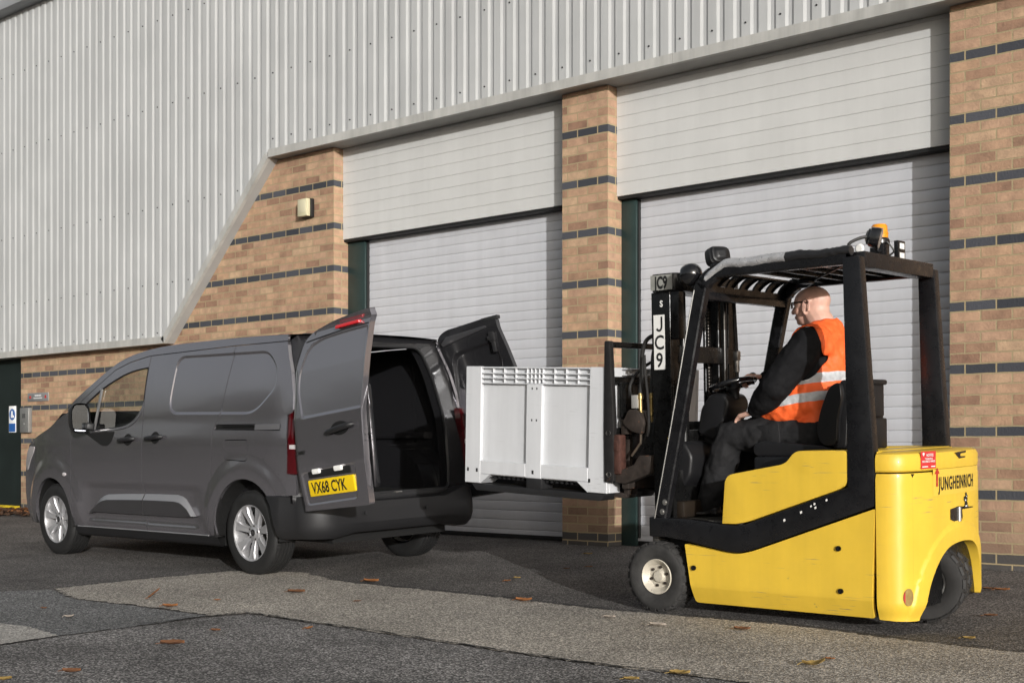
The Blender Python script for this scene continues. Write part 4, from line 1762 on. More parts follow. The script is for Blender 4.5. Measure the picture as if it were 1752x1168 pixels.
def glass_mat():
    m = bpy.data.materials.new('van_window_glass')
    m.use_nodes = True
    t = m.node_tree
    t.nodes.clear()
    o = t.nodes.new('ShaderNodeOutputMaterial')
    tr = t.nodes.new('ShaderNodeBsdfTransparent')
    tr.inputs['Color'].default_value = (.80, .83, .81, 1)
    gl = t.nodes.new('ShaderNodeBsdfGlossy')
    gl.inputs['Roughness'].default_value = .02
    lw = t.nodes.new('ShaderNodeLayerWeight')
    pw = t.nodes.new('ShaderNodeMath')
    pw.operation = 'POWER'
    pw.inputs[1].default_value = 5
    t.links.new(lw.outputs['Facing'], pw.inputs[0])
    fr = t.nodes.new('ShaderNodeMath')
    fr.operation = 'MULTIPLY_ADD'
    fr.inputs[1].default_value = .7
    fr.inputs[2].default_value = .05
    t.links.new(pw.outputs[0], fr.inputs[0])
    mx = t.nodes.new('ShaderNodeMixShader')
    t.links.new(fr.outputs[0], mx.inputs[0])
    t.links.new(tr.outputs[0], mx.inputs[1])
    t.links.new(gl.outputs[0], mx.inputs[2])
    t.links.new(mx.outputs[0], o.inputs['Surface'])
    return m
m_tint = glass_mat()
m_chrome = mat('chrome', (.75, .75, .76), .08, 1.0)
m_alloy = mat('alloy_silver', (.42, .42, .43), .30, .55, .04, 8, coat=.3)
m_alloyd = mat('alloy_shadow_side', (.16, .16, .165), .35, .7)
m_tyre = mat('van_tyre', (.013, .013, .013), .62, 0, .2, 14, .06, 120)
m_disc = mat('brake_disc', (.16, .15, .14), .4, .9, .2, 20)
m_tail = mat('tail_lamp_red', (.055, .002, .004), .10, 0, coat=1.0)
m_tailw = mat('tail_lamp_clear', (.55, .52, .52), .12, .2, coat=1.0)
m_plate = mat('plate_yellow', (.80, .55, .01), .35)
m_lampw = mat('plate_lamp_white', (.85, .85, .82), .3)
m_lit_ledge = mat('rubbing_strip_lit_ledge', (.30, .30, .31), .30, .5)  # paler than the strip: the light on its top face is painted in
m_mould = mat('rubbing_strip_plastic', (.038, .037, .039), .40, 0, .05, 5)
m_cover = mat('rail_cover_grey', (.10, .10, .105), .45)
m_mirrorg = mat('mirror_glass', (.16, .17, .18), .02, 1.0)

VAN = thing('panel_van', 'dark metallic grey panel van with both rear doors open', 'van', (-4.120, -2.195, .86 * math.sin(ROLL)), R(178.3))
VAN.rotation_euler = (-ROLL, 0, R(178.3))
WB, WR = 2.925, .322

S_TAB = [(-.62, 1.785), (-.3, 1.80), (.22, 1.807), (1.0, 1.803), (1.25, 1.795), (1.498, 1.775), (1.72, 1.742), (1.909, 1.694), (2.107, 1.605), (2.4, 1.462), (2.703, 1.305), (2.85, 1.215), (2.974, 1.150), (3.244, 1.075), (3.437, 1.010), (3.521, .92), (3.60, .80), (3.65, .66)]
def S(x):
    return (lerp_tab(S_TAB, x - .05) + 2 * lerp_tab(S_TAB, x) + lerp_tab(S_TAB, x + .05)) / 4

REC = rpoly([(1.005, 1.70), (1.055, 1.235), (-.10, 1.215), (-.34, 1.40), (-.335, 1.56), (-.20, 1.685)], [.10, .14, .12, .10, .12, .16], 6)
def pdist(p, poly):
    """signed distance to polygon, positive inside"""
    best = 9.
    n = len(poly)
    for i in range(n):
        ax, ay = poly[i]
        bx_, by_ = poly[(i + 1) % n]
        dx, dy = bx_ - ax, by_ - ay
        L2 = dx * dx + dy * dy
        t = 0 if L2 == 0 else max(0, min(1, ((p[0] - ax) * dx + (p[1] - ay) * dy) / L2))
        d = math.hypot(p[0] - ax - t * dx, p[1] - ay - t * dy)
        best = min(best, d)
    return best if in_poly(p, poly) else -best

def W(x, z):
    """half width of the body at station x and height z"""
    w = .905
    if z < .50:
        w -= .05 * ((.50 - z) / .25) ** 2
    if z > .98:
        w -= .022 * sstep((z - .98) / .22)
    if z > 1.12:
        w -= .118 * ((z - 1.12) / .68) ** 1.6
    if x > 2.3:
        w -= .13 * ((x - 2.3) / 1.35) ** 3
    if x < -.25:
        w -= .035 * ((-.25 - x) / .40) ** 2
    for cx, cz in ((0, .33), (WB + .005, .33)):
        r = math.hypot(x - cx, (z - cz))
        if z > .2:
            f = 1 - sstep((r - .475) / .12)
            w += .015 * f
    # hollow above the rubbing strip
    if .45 < x < 2.5:
        ex = sstep((x - .52) / .22) * sstep((2.46 - x) / .22)
        zz = sstep((.69 - z) / .085) * sstep((z - .30) / .08)
        w -= .030 * ex * zz
    if -.4 < x < 1.1 and 1.15 < z < 1.75:
        d = pdist((x, z), REC)
        w -= .013 * sstep((d + .002) / .020)
    return w
REC_LOOPS = []
def off_loop(poly, d):
    out = []
    n = len(poly)
    for i in range(n):
        a, b = Vector(poly[i - 1]), Vector(poly[(i + 1) % n])
        t = (b - a)
        t.normalize()
        nrm_ = Vector((-t.y, t.x))
        p = Vector(poly[i]) + nrm_ * d
        out.append((p.x, p.y))
    return resample(out, .03)
sg = 1 if in_poly((Vector(REC[0]) + Vector((0, 0))).lerp(Vector((.3, 1.45)), .1), REC) else -1
for d in (-.004, 0., .004, .008, .012, .016, .020):
    # REC runs anticlockwise when seen in (x, z); inside is on the left
    area = sum(REC[i][0] * REC[(i + 1) % len(REC)][1] - REC[(i + 1) % len(REC)][0] * REC[i][1] for i in range(len(REC)))
    REC_LOOPS.append(off_loop(REC, d if area > 0 else -d))
band_pts = [[(x / 20, z) for x in range(9, 50)] for z in (.605, .63, .66, .69)]

def fside(s):
    return lambda x, z, d: (x, s * (W(x, z) - d), z)

def arc(cx, cz, r, a0, a1, n=20):
    return [(cx + r * math.cos(R(a0 + (a1 - a0) * k / n)), cz + r * math.sin(R(a0 + (a1 - a0) * k / n))) for k in range(n + 1)]
G_ = .0048
ARCS = [arc(cx, .33, r, -20, 200, 44) for cx in (0, WB + .005) for r in (.48, .50, .52, .54, .56, .58, .595)]
wing = [(2.558, .285), (2.558, 1.085), (2.575, 1.20), (2.64, 1.285), (2.72, 1.262), (2.85, S(2.85) - .004), (2.974, S(2.974) - .004), (3.1, S(3.1) - .004), (3.244, S(3.244) - .004), (3.36, S(3.36) - .004), (3.437, S(3.437) - .006), (3.50, .935), (3.58, .82), (3.62, .70), (3.625, .50), (3.56, .27)] + arc(WB + .005, .33, .372, -9, 189)[:]
wing = wing[:-1] + [(2.562, .285)]
fdoor = [(1.4095 + G_, .285), (2.548, .285), (2.550, 1.085), (2.562, 1.205), (2.50, 1.30), (2.42, 1.375), (2.12, 1.530), (1.93, 1.625), (1.72, 1.680), (1.50, 1.712), (1.4095 + G_, 1.722)]
sdoor = [(.505, .285), (1.4095 - G_, .285), (1.4095 - G_, 1.722), (.238, 1.742), (.345, 1.205), (.415, 1.105), (.432, .80), (.442, .62), (.455, .50), (.485, .36)]
quarter = [(.230, 1.742), (.337, 1.203), (.406, 1.103), (.424, .80), (.434, .62), (.447, .50), (.476, .36), (.490, .285)] + arc(0, .33, .402, -6, 137, 24) + [(-.45, .610), (-.585, .622), (-.588, .765), (-.525, .772), (-.495, 1.0), (-.487, 1.205), (-.545, 1.212), (-.535, 1.35), (-.49, 1.52), (-.43, 1.66), (-.40, 1.742)]
winhole = rpoly([(1.335, 1.640), (1.435, 1.285), (1.60, 1.165), (1.80, 1.135), (2.22, 1.115), (2.375, 1.34), (2.10, 1.485), (1.72, 1.610)], [.05, .12, .1, .08, .03, .04, .15, .2], 5)
railhole = rpoly([(.392, 1.103), (.392, 1.146), (-.425, 1.138), (-.425, 1.090)], .012)
flaph = rpoly([(.255, 1.028), (.255, .872), (-.045, .862), (-.05, 1.028)], .035)
flapp = rpoly([(.2490, 1.022), (.2490, .878), (-.039, .868), (-.044, 1.022)], .032)
mould_f = [(1.4095 + G_ + .002, .412), (2.285, .400), (2.115, .530), (1.98, .568), (1.4095 + G_ + .002, .584)]
mould_s = [(1.4095 - G_ - .002, .412), (1.4095 - G_ - .002, .584), (.94, .588), (.82, .558), (.69, .425)]

for s in (1, -1):
    F_ = fside(s)
    fl = (s > 0)
    panel('front_wing', m_paint, VAN, F_, wing, extra=ARCS, step=.04, thick=.03, flip=fl)
    fd = panel('front_door', m_paint, VAN, F_, fdoor, [winhole], extra=band_pts + ARCS, step=.04, thick=.013, flip=fl)
    sd = panel('sliding_door', m_paint, VAN, F_, sdoor, [], extra=REC_LOOPS + band_pts + ARCS, step=.035, thick=.013, flip=fl)
    rq = panel('rear_quarter', m_paint, VAN, F_, quarter, [railhole, flaph], extra=REC_LOOPS + ARCS, step=.035, thick=.03, flip=fl)
    panel('roof_rail', m_paint, VAN, F_, [(2.64, 1.293), (2.568, 1.213), (2.503, 1.308), (2.42, 1.383), (2.12, 1.538), (1.93, 1.633), (1.72, 1.688), (1.50, 1.719), (1.413, 1.7285), (.234, 1.7485), (-.40, 1.7485), (-.39, S(-.39))] + [(x, S(x)) for x in (0, .4, .8, 1.1, 1.3, 1.5, 1.7, 1.9, 2.0, 2.107, 2.25, 2.4, 2.55)] + [(2.66, 1.300)], step=.04, thick=.02, flip=fl)
    # dark backing seen through the shut lines and behind the rail slot
    for xa, xb in ((.30, .56), (1.37, 1.45)):
        b = MB()
        rows = []
        for k in range(15):
            z = .29 + (1.72 - .29) * k / 14
            rows.append([(x, s * (min(W(x, z), W(x, z)) - .014), z) for x in (xa, (xa + xb) / 2, xb)])
        b.grid(rows)
        b.build('shut_line_backing', m_gap, VAN, 0)
    b = MB()
    rows = []
    for k in range(16):
        x = -.44 + k * .06
        rows.append([(x, s * (W(x, 1.12) - .030), z) for z in (1.08, 1.16)])
    b.grid(rows)
    b.build('rail_slot_backing', m_gap, VAN, 0)
    # sliding-door rail: track, cover
    b = MB()
    for z in (1.110, 1.134):
        b.bar((.385, s * (W(.385, z) - .012), z), (-.12, s * (W(-.12, z) - .012), z - .002), .012, .007)
    b.build('slide_track', m_trimb, rq)
    b = MB()
    rows = []
    for k in range(8):
        x = -.125 - k * .295 / 7
        rows.append([(x, s * (W(x, z) - (.012 if e else -.0015)), z) for z, e in ((1.096, 1), (1.098, 0), (1.139 + .001 * 0, 0), (1.141, 1))])
    b.grid(rows)
    b.build('slide_track_cover', m_cover, rq, 20)
    panel('fuel_flap', m_paint, rq, F_, flapp, step=.04, thick=.01, flip=fl) if s > 0 else panel('blank_flap', m_paint, rq, F_, flaph, step=.04, thick=0, flip=fl)
    # rubbing strips
    for nm, pr, mo in (('moulding', fd, mould_f), ('moulding', sd, mould_s)):
        pts = rpoly(mo, [.004, .03, .03, .03, .004] if mo is mould_f else [.004, .004, .03, .03, .03], 4)
        def fm(u, v, dd):
            return (u, s * (W(u, .50) + dd), v)
        def fm_out(u, v):
            cz = .488
            q = .020 * max(0., min(1., (v - .50) / .07))
            return (u + (0), s * (W(u, .52) + .030 - q * .9), v - q * .35)
        top = mo[1:] if mo is mould_f else mo[1:]
        # upper edge runs at body level, a sloping ledge painted as lit, then the upright face
        if mo is mould_f:
            hi = [(2.285, .402), (2.20, .468), (2.115, .530), (2.05, .556), (1.98, .570), (1.70, .580), (1.4095 + G_ + .002, .586)]
            lo = [(2.262, .404), (2.19, .452), (2.10, .498), (2.04, .516), (1.97, .526), (1.70, .533), (1.4095 + G_ + .002, .538)]
        else:
            hi = [(.69, .425), (.755, .495), (.82, .558), (.87, .578), (.94, .589), (1.20, .589), (1.4095 - G_ - .002, .586)]
            lo = [(.712, .425), (.77, .480), (.835, .515), (.88, .530), (.95, .538), (1.20, .539), (1.4095 - G_ - .002, .538)]
        def out_(u, v, o):
            return (u, s * (W(u, .50) + o), v)
        n_ = len(hi)
        b = MB()
        b.grid([[out_(u, v, -.004) for u, v in hi], [out_(u, v, .006) for u, v in hi], [out_(u, v, .034) for u, v in lo]])
        b.build(nm + '_ledge', m_lit_ledge, pr, 30)
        b = MB()
        b.grid([[out_(u, v, .034) for u, v in lo], [out_(u, v - .004, .037) for u, v in lo], [out_(u, min(v - .004, .418), .032) for u, v in lo], [out_(u, min(v - .004, .408), .0) for u, v in lo]])
        b.raw([out_(lo[-1][0], v, o) for v, o in ((.586, -.004), (.586, .006), (.538, .034), (.418, .032), (.408, 0))], [(0, 1, 2, 3, 4)])
        b.build(nm, m_mould, pr, 30)
    # handles in their black cups
    for pr, hx, hz in ((fd, 1.615, 1.035), (sd, 1.205, 1.048)):
        b = MB()
        pts = [(hx + .068 * math.cos(a) * (1 - .25 * abs(math.sin(a)) ** 3), hz + .050 * math.sin(a)) for a in np.linspace(0, 2 * math.pi, 25)[:-1]]
        b.raw([(u, s * (W(u, v) + .0015), v) for u, v in pts], [tuple(range(24))])
        cup = b.build('handle_cup', m_gap, pr, 0)
        b = MB()
        b.tube([(hx + .115, s * (W(hx, hz) + .006), hz - .008), (hx + .095, s * (W(hx, hz) + .030), hz - .004), (hx, s * (W(hx, hz) + .040), hz + .002), (hx - .085, s * (W(hx, hz) + .034), hz + .008), (hx - .115, s * (W(hx, hz) + .008), hz + .009)], [.012, .017, .019, .019, .014], 10, smooth=5)
        b.build('handle', m_trimb, pr, 60)
    # side glass, seal, divider bar, belt trim
    panel('window', m_tint, fd, lambda x, z, d: (x, s * (W(x, z) - .022 - d), z), off_loop(winhole, -.0 if False else 0.0), step=.06, thick=0, flip=fl)
    b = MB()
    n = len(winhole)
    ring = [Vector((u, s * (W(u, v) - .012), v)) for u, v in resample(winhole, .05)]
    b.tube(ring + [ring[0]], .010, 6, cap=False)
    b.build('window_seal', m_trimb, fd, 60)
    b = MB()
    b.bar((2.115, s * (W(2.1, 1.46) - .010), 1.475), (2.185, s * (W(2.17, 1.13) - .008), 1.125), .028, .016, .004, up=(0, 1, 0))
    b.build('window_divider', m_chrome if False else mat('divider_satin', (.35, .35, .35), .3, .8), fd)
    b = MB()
    bl = [(1.44, 1.270), (1.48, 1.22), (1.60, 1.152), (1.80, 1.122), (2.0, 1.112), (2.22, 1.100)]
    b.tube([(u, s * (W(u, v) + .003), v) for u, v in bl], .007, 6, smooth=4)
    b.build('belt_trim', m_chrome if False else mat('belt_satin', (.25, .25, .26), .25, .8), fd)
    b = MB()
    pts = [(1.83, 1.105), (2.34, 1.108), (2.30, 1.09), (2.02, .985), (1.93, .985), (1.87, 1.02)]
    b.prism(rpoly(pts, .02), lambda u, v: (u, s * (W(u, v) - .004), v), lambda u, v: (u, s * (W(u, v) + .003), v))
    b.build('window_step_trim', m_gap, fd, 0)
    # door mirror
    b = MB()
    b.bar((2.21, s * (W(2.3, 1.14) - .01), 1.145), (2.23, s * .94, 1.16), .10, .06, .012)
    b.build('mirror_foot', m_trimb, fd, 50)
    b = MB()
    cx, cy, cz = 2.23, s * .985, 1.225
    rows = []
    for k in range(9):
        t = k / 8
        r = math.sqrt(max(0, 1 - (t * .98) ** 2.2))
        rows.append([(cx - .015 + t * .12, cy + (.088 * (.35 + .65 * r)) * math.copysign(abs(math.cos(a)) ** .6, math.cos(a)), cz + (.130 * (.35 + .65 * r)) * math.copysign(abs(math.sin(a)) ** .6, math.sin(a))) for a in np.linspace(0, 2 * math.pi, 29)[:-1]])
    b.grid(rows, True)
    b.raw(rows[-1], [tuple(range(28))])
    mi = b.build('mirror_housing', m_trimb, fd, 60)
    b = MB()
    b.raw([(cx - .004, cy + .076 * math.copysign(abs(math.cos(a)) ** .6, math.cos(a)), cz + .116 * math.copysign(abs(math.sin(a)) ** .6, math.sin(a))) for a in np.linspace(0, 2 * math.pi, 29)[:-1]], [tuple(range(28))])
    b.build('mirror_glass', m_mirrorg, fd, 0)
    # side repeater, headlamp edge
    b = MB()
    b.ell((2.655, s * (W(2.655, .735) + .002), .735), (.030, .010, .018))
    b.build('side_repeater', m_tailw, VAN, 60)
    b = MB()
    hp = [(3.585, .83), (3.52, .93), (3.43, .985), (3.30, .98), (3.33, .93), (3.46, .83), (3.52, .76), (3.57, .76)]
    b.prism(rpoly(hp, .02), lambda u, v: (u, s * (W(u, v) - .003), v), lambda u, v: (u, s * (W(u, v) + .004), v))
    b.build('headlight', m_tailw, VAN, 0)
    # sill
    b = MB()
    rows = []
    for k in range(31):
        x = .40 + (2.56 - .40) * k / 30
        rows.append([(x, s * (W(x, .29) - o), z) for o, z in ((.03, .30), (.005, .287), (.002, .278), (.006, .270), (.03, .215), (.06, .195), (.16, .19))])
    b.grid(rows)
    b.build('sill', m_bump, VAN, 30)
    b = MB()
    b.tube([(x, s * (W(x, .29) + .001), .281) for x in np.linspace(.52, 2.50, 16)], .0045, 6)
    b.build('sill_strip', m_alloy, VAN)
    # arch liners
    for cx, rr_ in ((0, .404), (WB + .005, .374)):
        b = MB()
        rows = []
        for k in range(25):
            a = R(-8 + 196 * k / 24)
            rows.append([(cx + rr_ * math.cos(a), s * y, .33 + rr_ * math.sin(a)) for y in (W(cx + rr_ * math.cos(a), .5) - .012, .60)])
        b.grid(rows)
        b.raw([(r_[1][0], r_[1][1], r_[1][2]) for r_ in rows], [tuple(range(25))])
        b.build('arch_liner', m_gap, VAN, 60)
    # tail lamp wrapping the rear corner
    def ft(u, v, d):
        # u 0..1 round the corner, v height
        x0 = -.505 - .02 * math.cos((v - .78) / .42 * math.pi) * 0
        a = u * R(95)
        rx, ry = .155, .12
        x = x0 - rx * math.sin(a)
        y = W(-.45, v) - .012 - ry * (1 - math.cos(a)) + .012
        return (x + d, s * (y - d), v)
    tl = panel('tail_light', m_tail, VAN, ft, [(.0, .775), (1, .765), (1, 1.235), (.2, 1.225), (.02, 1.20), (.06, 1.0)], step=.05, thick=.03, flip=fl)
    panel('clear_lens', m_tailw, tl, lambda u, v, d: tuple(Vector(ft(u, v, 0)) + Vector((-.0015 - 0, s * .0015, 0))), [(.12, .955), (.9, .95), (.9, .985), (.12, .985)], step=.05, thick=0, flip=fl)

# roof, windscreen, bonnet, nose
def crown(x):
    return lerp_tab([(-.7, .022), (1.3, .035), (2.0, .05), (2.75, .02), (3.0, .05), (3.5, .03)], x)
def across(x, n=17, x_in=None):
    w = W(x, S(x))
    out = []
    for k in range(n):
        t = -1 + 2 * k / (n - 1)
        z = S(x) + crown(x) * (1 - abs(t) ** 2.4)
        xx = x + (x_in(x) if x_in else 0) * (1 - t * t)
        out.append((xx, t * w, z))
    return out
b = MB()
b.grid([across(x) for x in list(np.linspace(-.46, 1.9, 30))])
b.build('roof', m_paint, VAN, 60)
b = MB()
b.grid([across(x, x_in=lambda q: .30 * sstep((q - 1.9) / .9)) for x in np.linspace(1.905, 2.74, 12)])
b.build('windscreen', m_tint, VAN, 60)
b = MB()
b.grid([across(x, x_in=lambda q: .22 * (1 - .7 * sstep((q - 2.8) / .7))) for x in np.linspace(2.75, 3.45, 14)])
b.build('bonnet', m_paint, VAN, 60)
b = MB()
rows = []
for z, xb in ((.27, 3.56), (.40, 3.62), (.55, 3.64), (.70, 3.63), (.82, 3.59), (.92, 3.52), (1.0, 3.455)):
    w = W(xb, z)
    rows.append([(xb + .17 * (1 - abs(t) ** 2.2), t * w, z + .03 * (1 - abs(t) ** 2)) for t in np.linspace(-1, 1, 21)])
b.grid(rows)
b.build('front_bumper', m_paint, VAN, 60)
b = MB()
for z in (.72, .77, .82):
    rows = [[(xb + .175 * (1 - abs(t) ** 2.2) + .006, t * .55, z + dz) for t in np.linspace(-1, 1, 15)] for xb, dz in ((3.615 - (z - .7) * .2, 0), (3.612 - (z - .7) * .2, .025))]
    b.grid(rows)
b.build('grille', m_chrome, VAN, 60)

# rear frame round the load opening
def rake(z):
    return lerp_tab([(0, 0), (.8, 0), (1.15, .04), (1.5, .13), (1.8, .22), (2.0, .28)], z)
def WR_(z):
    return W(-.52, min(z, 1.78)) - .006
def f_ring(y, z, d):
    w = WR_(z)
    t = max(0, min(1, (abs(y) - (w - .13)) / .13))
    tz = max(0, min(1, (z - 1.74) / .085))
    q = max(t, tz)
    x = -.665 + rake(z) + .13 * (1 - math.sqrt(max(0, 1 - min(.995, q) ** 2)))
    return (x + d, y, z)
outer = [(WR_(z), z) for z in (.56, .7, .85, 1.0, 1.2, 1.4, 1.55, 1.68)] + [(WR_(1.74) - .01, 1.745), (.70, 1.79), (.60, 1.812), (.3, 1.828), (0, 1.832)]
outer = outer + [(-y, z) for y, z in outer[::-1][1:]]
hole = rpoly([(-.575, .600), (.575, .600), (.585, 1.15), (.545, 1.50), (.475, 1.725), (-.475, 1.725), (-.545, 1.50), (-.585, 1.15)], [.05, .05, .1, .1, .09, .09, .1, .1], 5)
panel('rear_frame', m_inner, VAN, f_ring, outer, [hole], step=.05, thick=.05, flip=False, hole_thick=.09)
hs = resample(hole, .05)
b = MB()
pts = [Vector(f_ring(y, z, -.010)) for y, z in hs]
b.tube(pts + [pts[0]], .012, 6, cap=False)
b.build('door_seal', m_trimb, VAN, 60)
# load bay
b = MB()
def hw(z):
    return min(.72, WR_(z) - .09)
for s in (1, -1):
    rows = []
    for k in range(2):
        x = (-.57, 1.36)[k]
        rows.append([(max(x, -.60 + rake(z) + .09) if k == 0 else x, s * hw(z), z) for z in (.585, .8, 1.0, 1.2, 1.4, 1.6, 1.72)])
    b.grid(rows)
b.raw([(1.36, -.72, .585), (1.36, .72, .585), (1.36, .64, 1.76), (1.36, -.64, 1.76)], [(0, 1, 2, 3)])
b.raw([(-.32, -.60, 1.745), (1.36, -.60, 1.745), (1.36, .60, 1.745), (-.32, .60, 1.745)], [(0, 1, 2, 3)])
b.build('load_bay_lining', m_inner, VAN, 0)
b = MB()
b.bx(-.60, 1.36, -.73, .73, .55, .584)
for k in range(12):
    y = -.66 + k * .12
    b.bx(-.55, 1.34, y - .012, y + .012, .584, .590, .002, 1)
b.build('load_floor', m_floor, VAN, 0)
for s in (1, -1):
    b = MB()
    rows = []
    for k in range(15):
        a = R(180 * k / 14)
        rows.append([(.42 * math.cos(a), s * y, .575 + .36 * math.sin(a)) for y in (.715, .57, .55)])
    b.grid(rows)
    b.raw([r_[2] for r_ in rows], [tuple(range(15))])
    wb_ = b.build('wheel_box', m_inner, VAN, 50)
    for k in range(5):
        a = R(35 + 27 * k)
        b = MB()
        b.bar((.425 * math.cos(a), s * .70, .578 + .365 * math.sin(a)), (.425 * math.cos(a), s * .56, .578 + .365 * math.sin(a)), .03, .012, .005)
        b.build('rib', m_inner, wb_)
    for x0, ww in ((.52, .13), (1.02, .10)):
        b = MB()
        b.prism(rpoly([(x0 - ww * .5, .60), (x0 + ww * .9, .60), (x0 + ww * .5, 1.0), (x0 + ww * .35, 1.70), (x0 - ww * .30, 1.70), (x0 - ww * .5, 1.0)], .03), lambda u, v: (u, s * hw(v), v), lambda u, v: (u, s * (hw(v) - .05), v), .012, 3)
        b.build('side_pillar', mat('pillar_inner_grey', (.05, .05, .054), .3, .3, coat=.5), VAN, 40)
b = MB()
b.tube([(x, -.70, 1.02) for x in np.linspace(-.3, 1.3, 8)], .03, 8)
b.build('lining_rail', m_inner, VAN)
# rear bumper: moulded section swept round the corners
sec = [(-.10, .612), (-.01, .618), (.012, .606), (.016, .55), (.022, .515), (.024, .495), (.026, .40), (.018, .335), (.010, .305), (-.03, .262), (-.08, .255)]
path = []
for x in (-.285, -.36, -.45):
    path.append((x, W(x, .55) + .002, 0))
cr = .22
for k in range(9):
    a = R(90 * k / 8)
    path.append((-.535 - cr * math.sin(a), .872 - cr + cr * math.cos(a) - .010, 0))
for y in (.45, .2, 0):
    path.append((-.76 - .018 * (1 - (y / .6) ** 2), y, 0))
path = path + [(x, -y, 0) for x, y, _ in path[::-1][1:]]
rows = []
P_ = [Vector(p) for p in path]
for i, p in enumerate(P_):
    t = (P_[min(i + 1, len(P_) - 1)] - P_[max(i - 1, 0)]).normalized()
    n = Vector((t.y, -t.x, 0))
    if n.dot(Vector((p.x + .2, p.y, 0))) < 0:
        n = -n
    mid = sstep((.62 - abs(p.y)) / .12)
    rr_ = []
    for o, z in sec:
        zz = z
        px_ = 0.
        if i in (0, len(P_) - 1):
            px_ = -math.sqrt(max(.001, .404 ** 2 - (z - .33) ** 2)) - p.x
        elif i in (1, len(P_) - 2):
            px_ = -.42 - p.x if p.x > -.42 else 0
        if z < .35:
            zz = z + .035 + .030 * mid
        if z > .59:
            zz = z - .055 * mid
        if z < .35 and p.x > -.42:
            zz = z + .035
        rr_.append(p + n * o + Vector((px_, 0, zz)))
    rows.append(rr_)
b = MB()
b.grid(rows)
b.build('rear_bumper', m_bump, VAN, 34)
b = MB()
b.bx(-.74, -.58, -.60, .60, .52, .555, .01)
b.bx(-.70, -.655, -.60, .60, .555, .598, .006)
st = b.build('rear_step', m_trimb, VAN)
b = MB()
b.bx(-.705, -.66, -.05, .02, .596, .606, .003)
b.build('lock_striker', m_steel, VAN)
for y in (.42, -.20):
    b = MB()
    b.lathe([(0, -.004), (.012, -.004), (.014, .004)], (-.815, y, .47), 'x', 14)
    b.build('parking_sensor', m_trimb, VAN)
# underbody
b = MB()
b.bx(-.62, 3.4, -.58, .58, .25, .50)
b.bx(.42, 2.5, -.80, .80, .20, .30)
b.build('underbody', m_gap, VAN, 0)
b = MB()
b.cyl((0, -.70, .30), (0, .70, .30), .045, 12)
b.build('rear_axle', m_trimb, VAN)

# ---- open rear doors
def rot_axis(ax, ang):
    return Matrix.Rotation(ang, 3, Vector(ax).normalized())
def door_frame(O, al, ph, side):
    Rm = rot_axis((math.sin(R(al)), 0, math.cos(R(al))), R(ph))
    eu = Rm @ Vector((0, -side, 0))
    ev = Rm @ Vector((0, 0, 1))
    no = Rm @ Vector((-1, 0, 0))
    O = Vector(O)
    def P(u, v, d=0.):
        return O + eu * u + ev * (v - .5) - no * (rake(v) + d)
    return P, eu, ev, no
D1, eu1, ev1, no1 = door_frame((-.66, .90, .5), 6, -92, 1)
WINP = rpoly([(.20, 1.655), (.105, 1.50), (.092, 1.35), (.145, 1.160), (.812, 1.158), (.862, 1.700), (.60, 1.700), (.36, 1.692)], [.08, .08, .1, .03, .01, .01, .1, .1], 5)
PLR = rpoly([(.085, .775), (.10, .545), (.665, .553), (.70, .795)], .03, 5)
def f_d1(u, v, d):
    k = .010 * sstep((pdist((u, v), WINP) + .004) / .016) if v > 1.1 else 0.
    k += .009 * sstep((pdist((u, v), PLR) + .008) / .020) if v < .85 else 0.
    edge = .05 * sstep((.075 - u) / .085) ** 1.5
    lipk = -.05 * sstep((v - 1.75) / .06)
    return tuple(D1(u, v, d + k + edge + lipk))
out1 = rpoly([(-.012, .56), (.012, .503), (.782, .497), (.808, .82), (.815, 1.14), (.852, 1.50), (.885, 1.735), (.935, 1.808), (.55, 1.792), (.26, 1.757), (.150, 1.705), (.078, 1.56), (.01, 1.36), (-.015, 1.16), (-.022, .82)], [.02, .02, .015, .1, .1, .1, .05, .008, .2, .1, .1, .1, .1, .1, .1], 5)
exl = [off_loop(WINP, d) for d in (-.004, .002, .008, .012, .016)] + [off_loop(PLR, d) for d in (-.006, .004, .010, .016)] + [off_loop(WINP, -d) for d in (.002, .008, .012, .016)] + [off_loop(PLR, -d) for d in (.004, .010, .016)]
RD = panel('rear_door', m_paint, VAN, f_d1, out1, [], extra=exl, step=.03, thick=.05, flip=False)
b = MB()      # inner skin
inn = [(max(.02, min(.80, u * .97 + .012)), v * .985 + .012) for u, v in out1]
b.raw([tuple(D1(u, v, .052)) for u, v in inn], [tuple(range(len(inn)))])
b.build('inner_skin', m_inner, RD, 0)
def dbox(mb, u0, u1, v0, v1, d0, d1, bev=.004):
    mb.prism(rpoly([(u0, v0), (u1, v0), (u1, v1), (u0, v1)], min(bev * 3, abs(v1 - v0) * .4), 3), lambda u, v: tuple(D1(u, v, d0)), lambda u, v: tuple(D1(u, v, d1)), bev * .5)
b = MB()
b.prism(rpoly([(.812, .60), (.85, .62), (.862, .85), (.862, 1.16), (.835, 1.30), (.815, 1.30)], .02), lambda u, v: tuple(D1(u, v, .045)), lambda u, v: tuple(D1(u, v, .07)), .004)
b.build('door_edge_plate', m_inner, RD)
for v in (.93, .97, 1.01):
    b = MB()
    b.lathe([(0, -.002), (.006, -.002), (.008, .002)], D1(.838, v, .045), (-no1, eu1, ev1), 10)
    b.build('bolt', m_gap, RD)
b = MB()
dbox(b, .535, .79, 1.728, 1.752, -.012 - .05 * .3, .02)
b.xf(Matrix.Translation(no1 * .004))
b.build('brake_light', mat('brake_lamp_red', (.55, .015, .02), .12, coat=1.0), RD)
b = MB()
b.tube([tuple(D1(u, v, .002)) for u, v in ((.17, 1.69), (.36, 1.702), (.60, 1.712), (.872, 1.713))], .006, 6)
b.build('spoiler_gap', m_gap, RD)
b = MB()
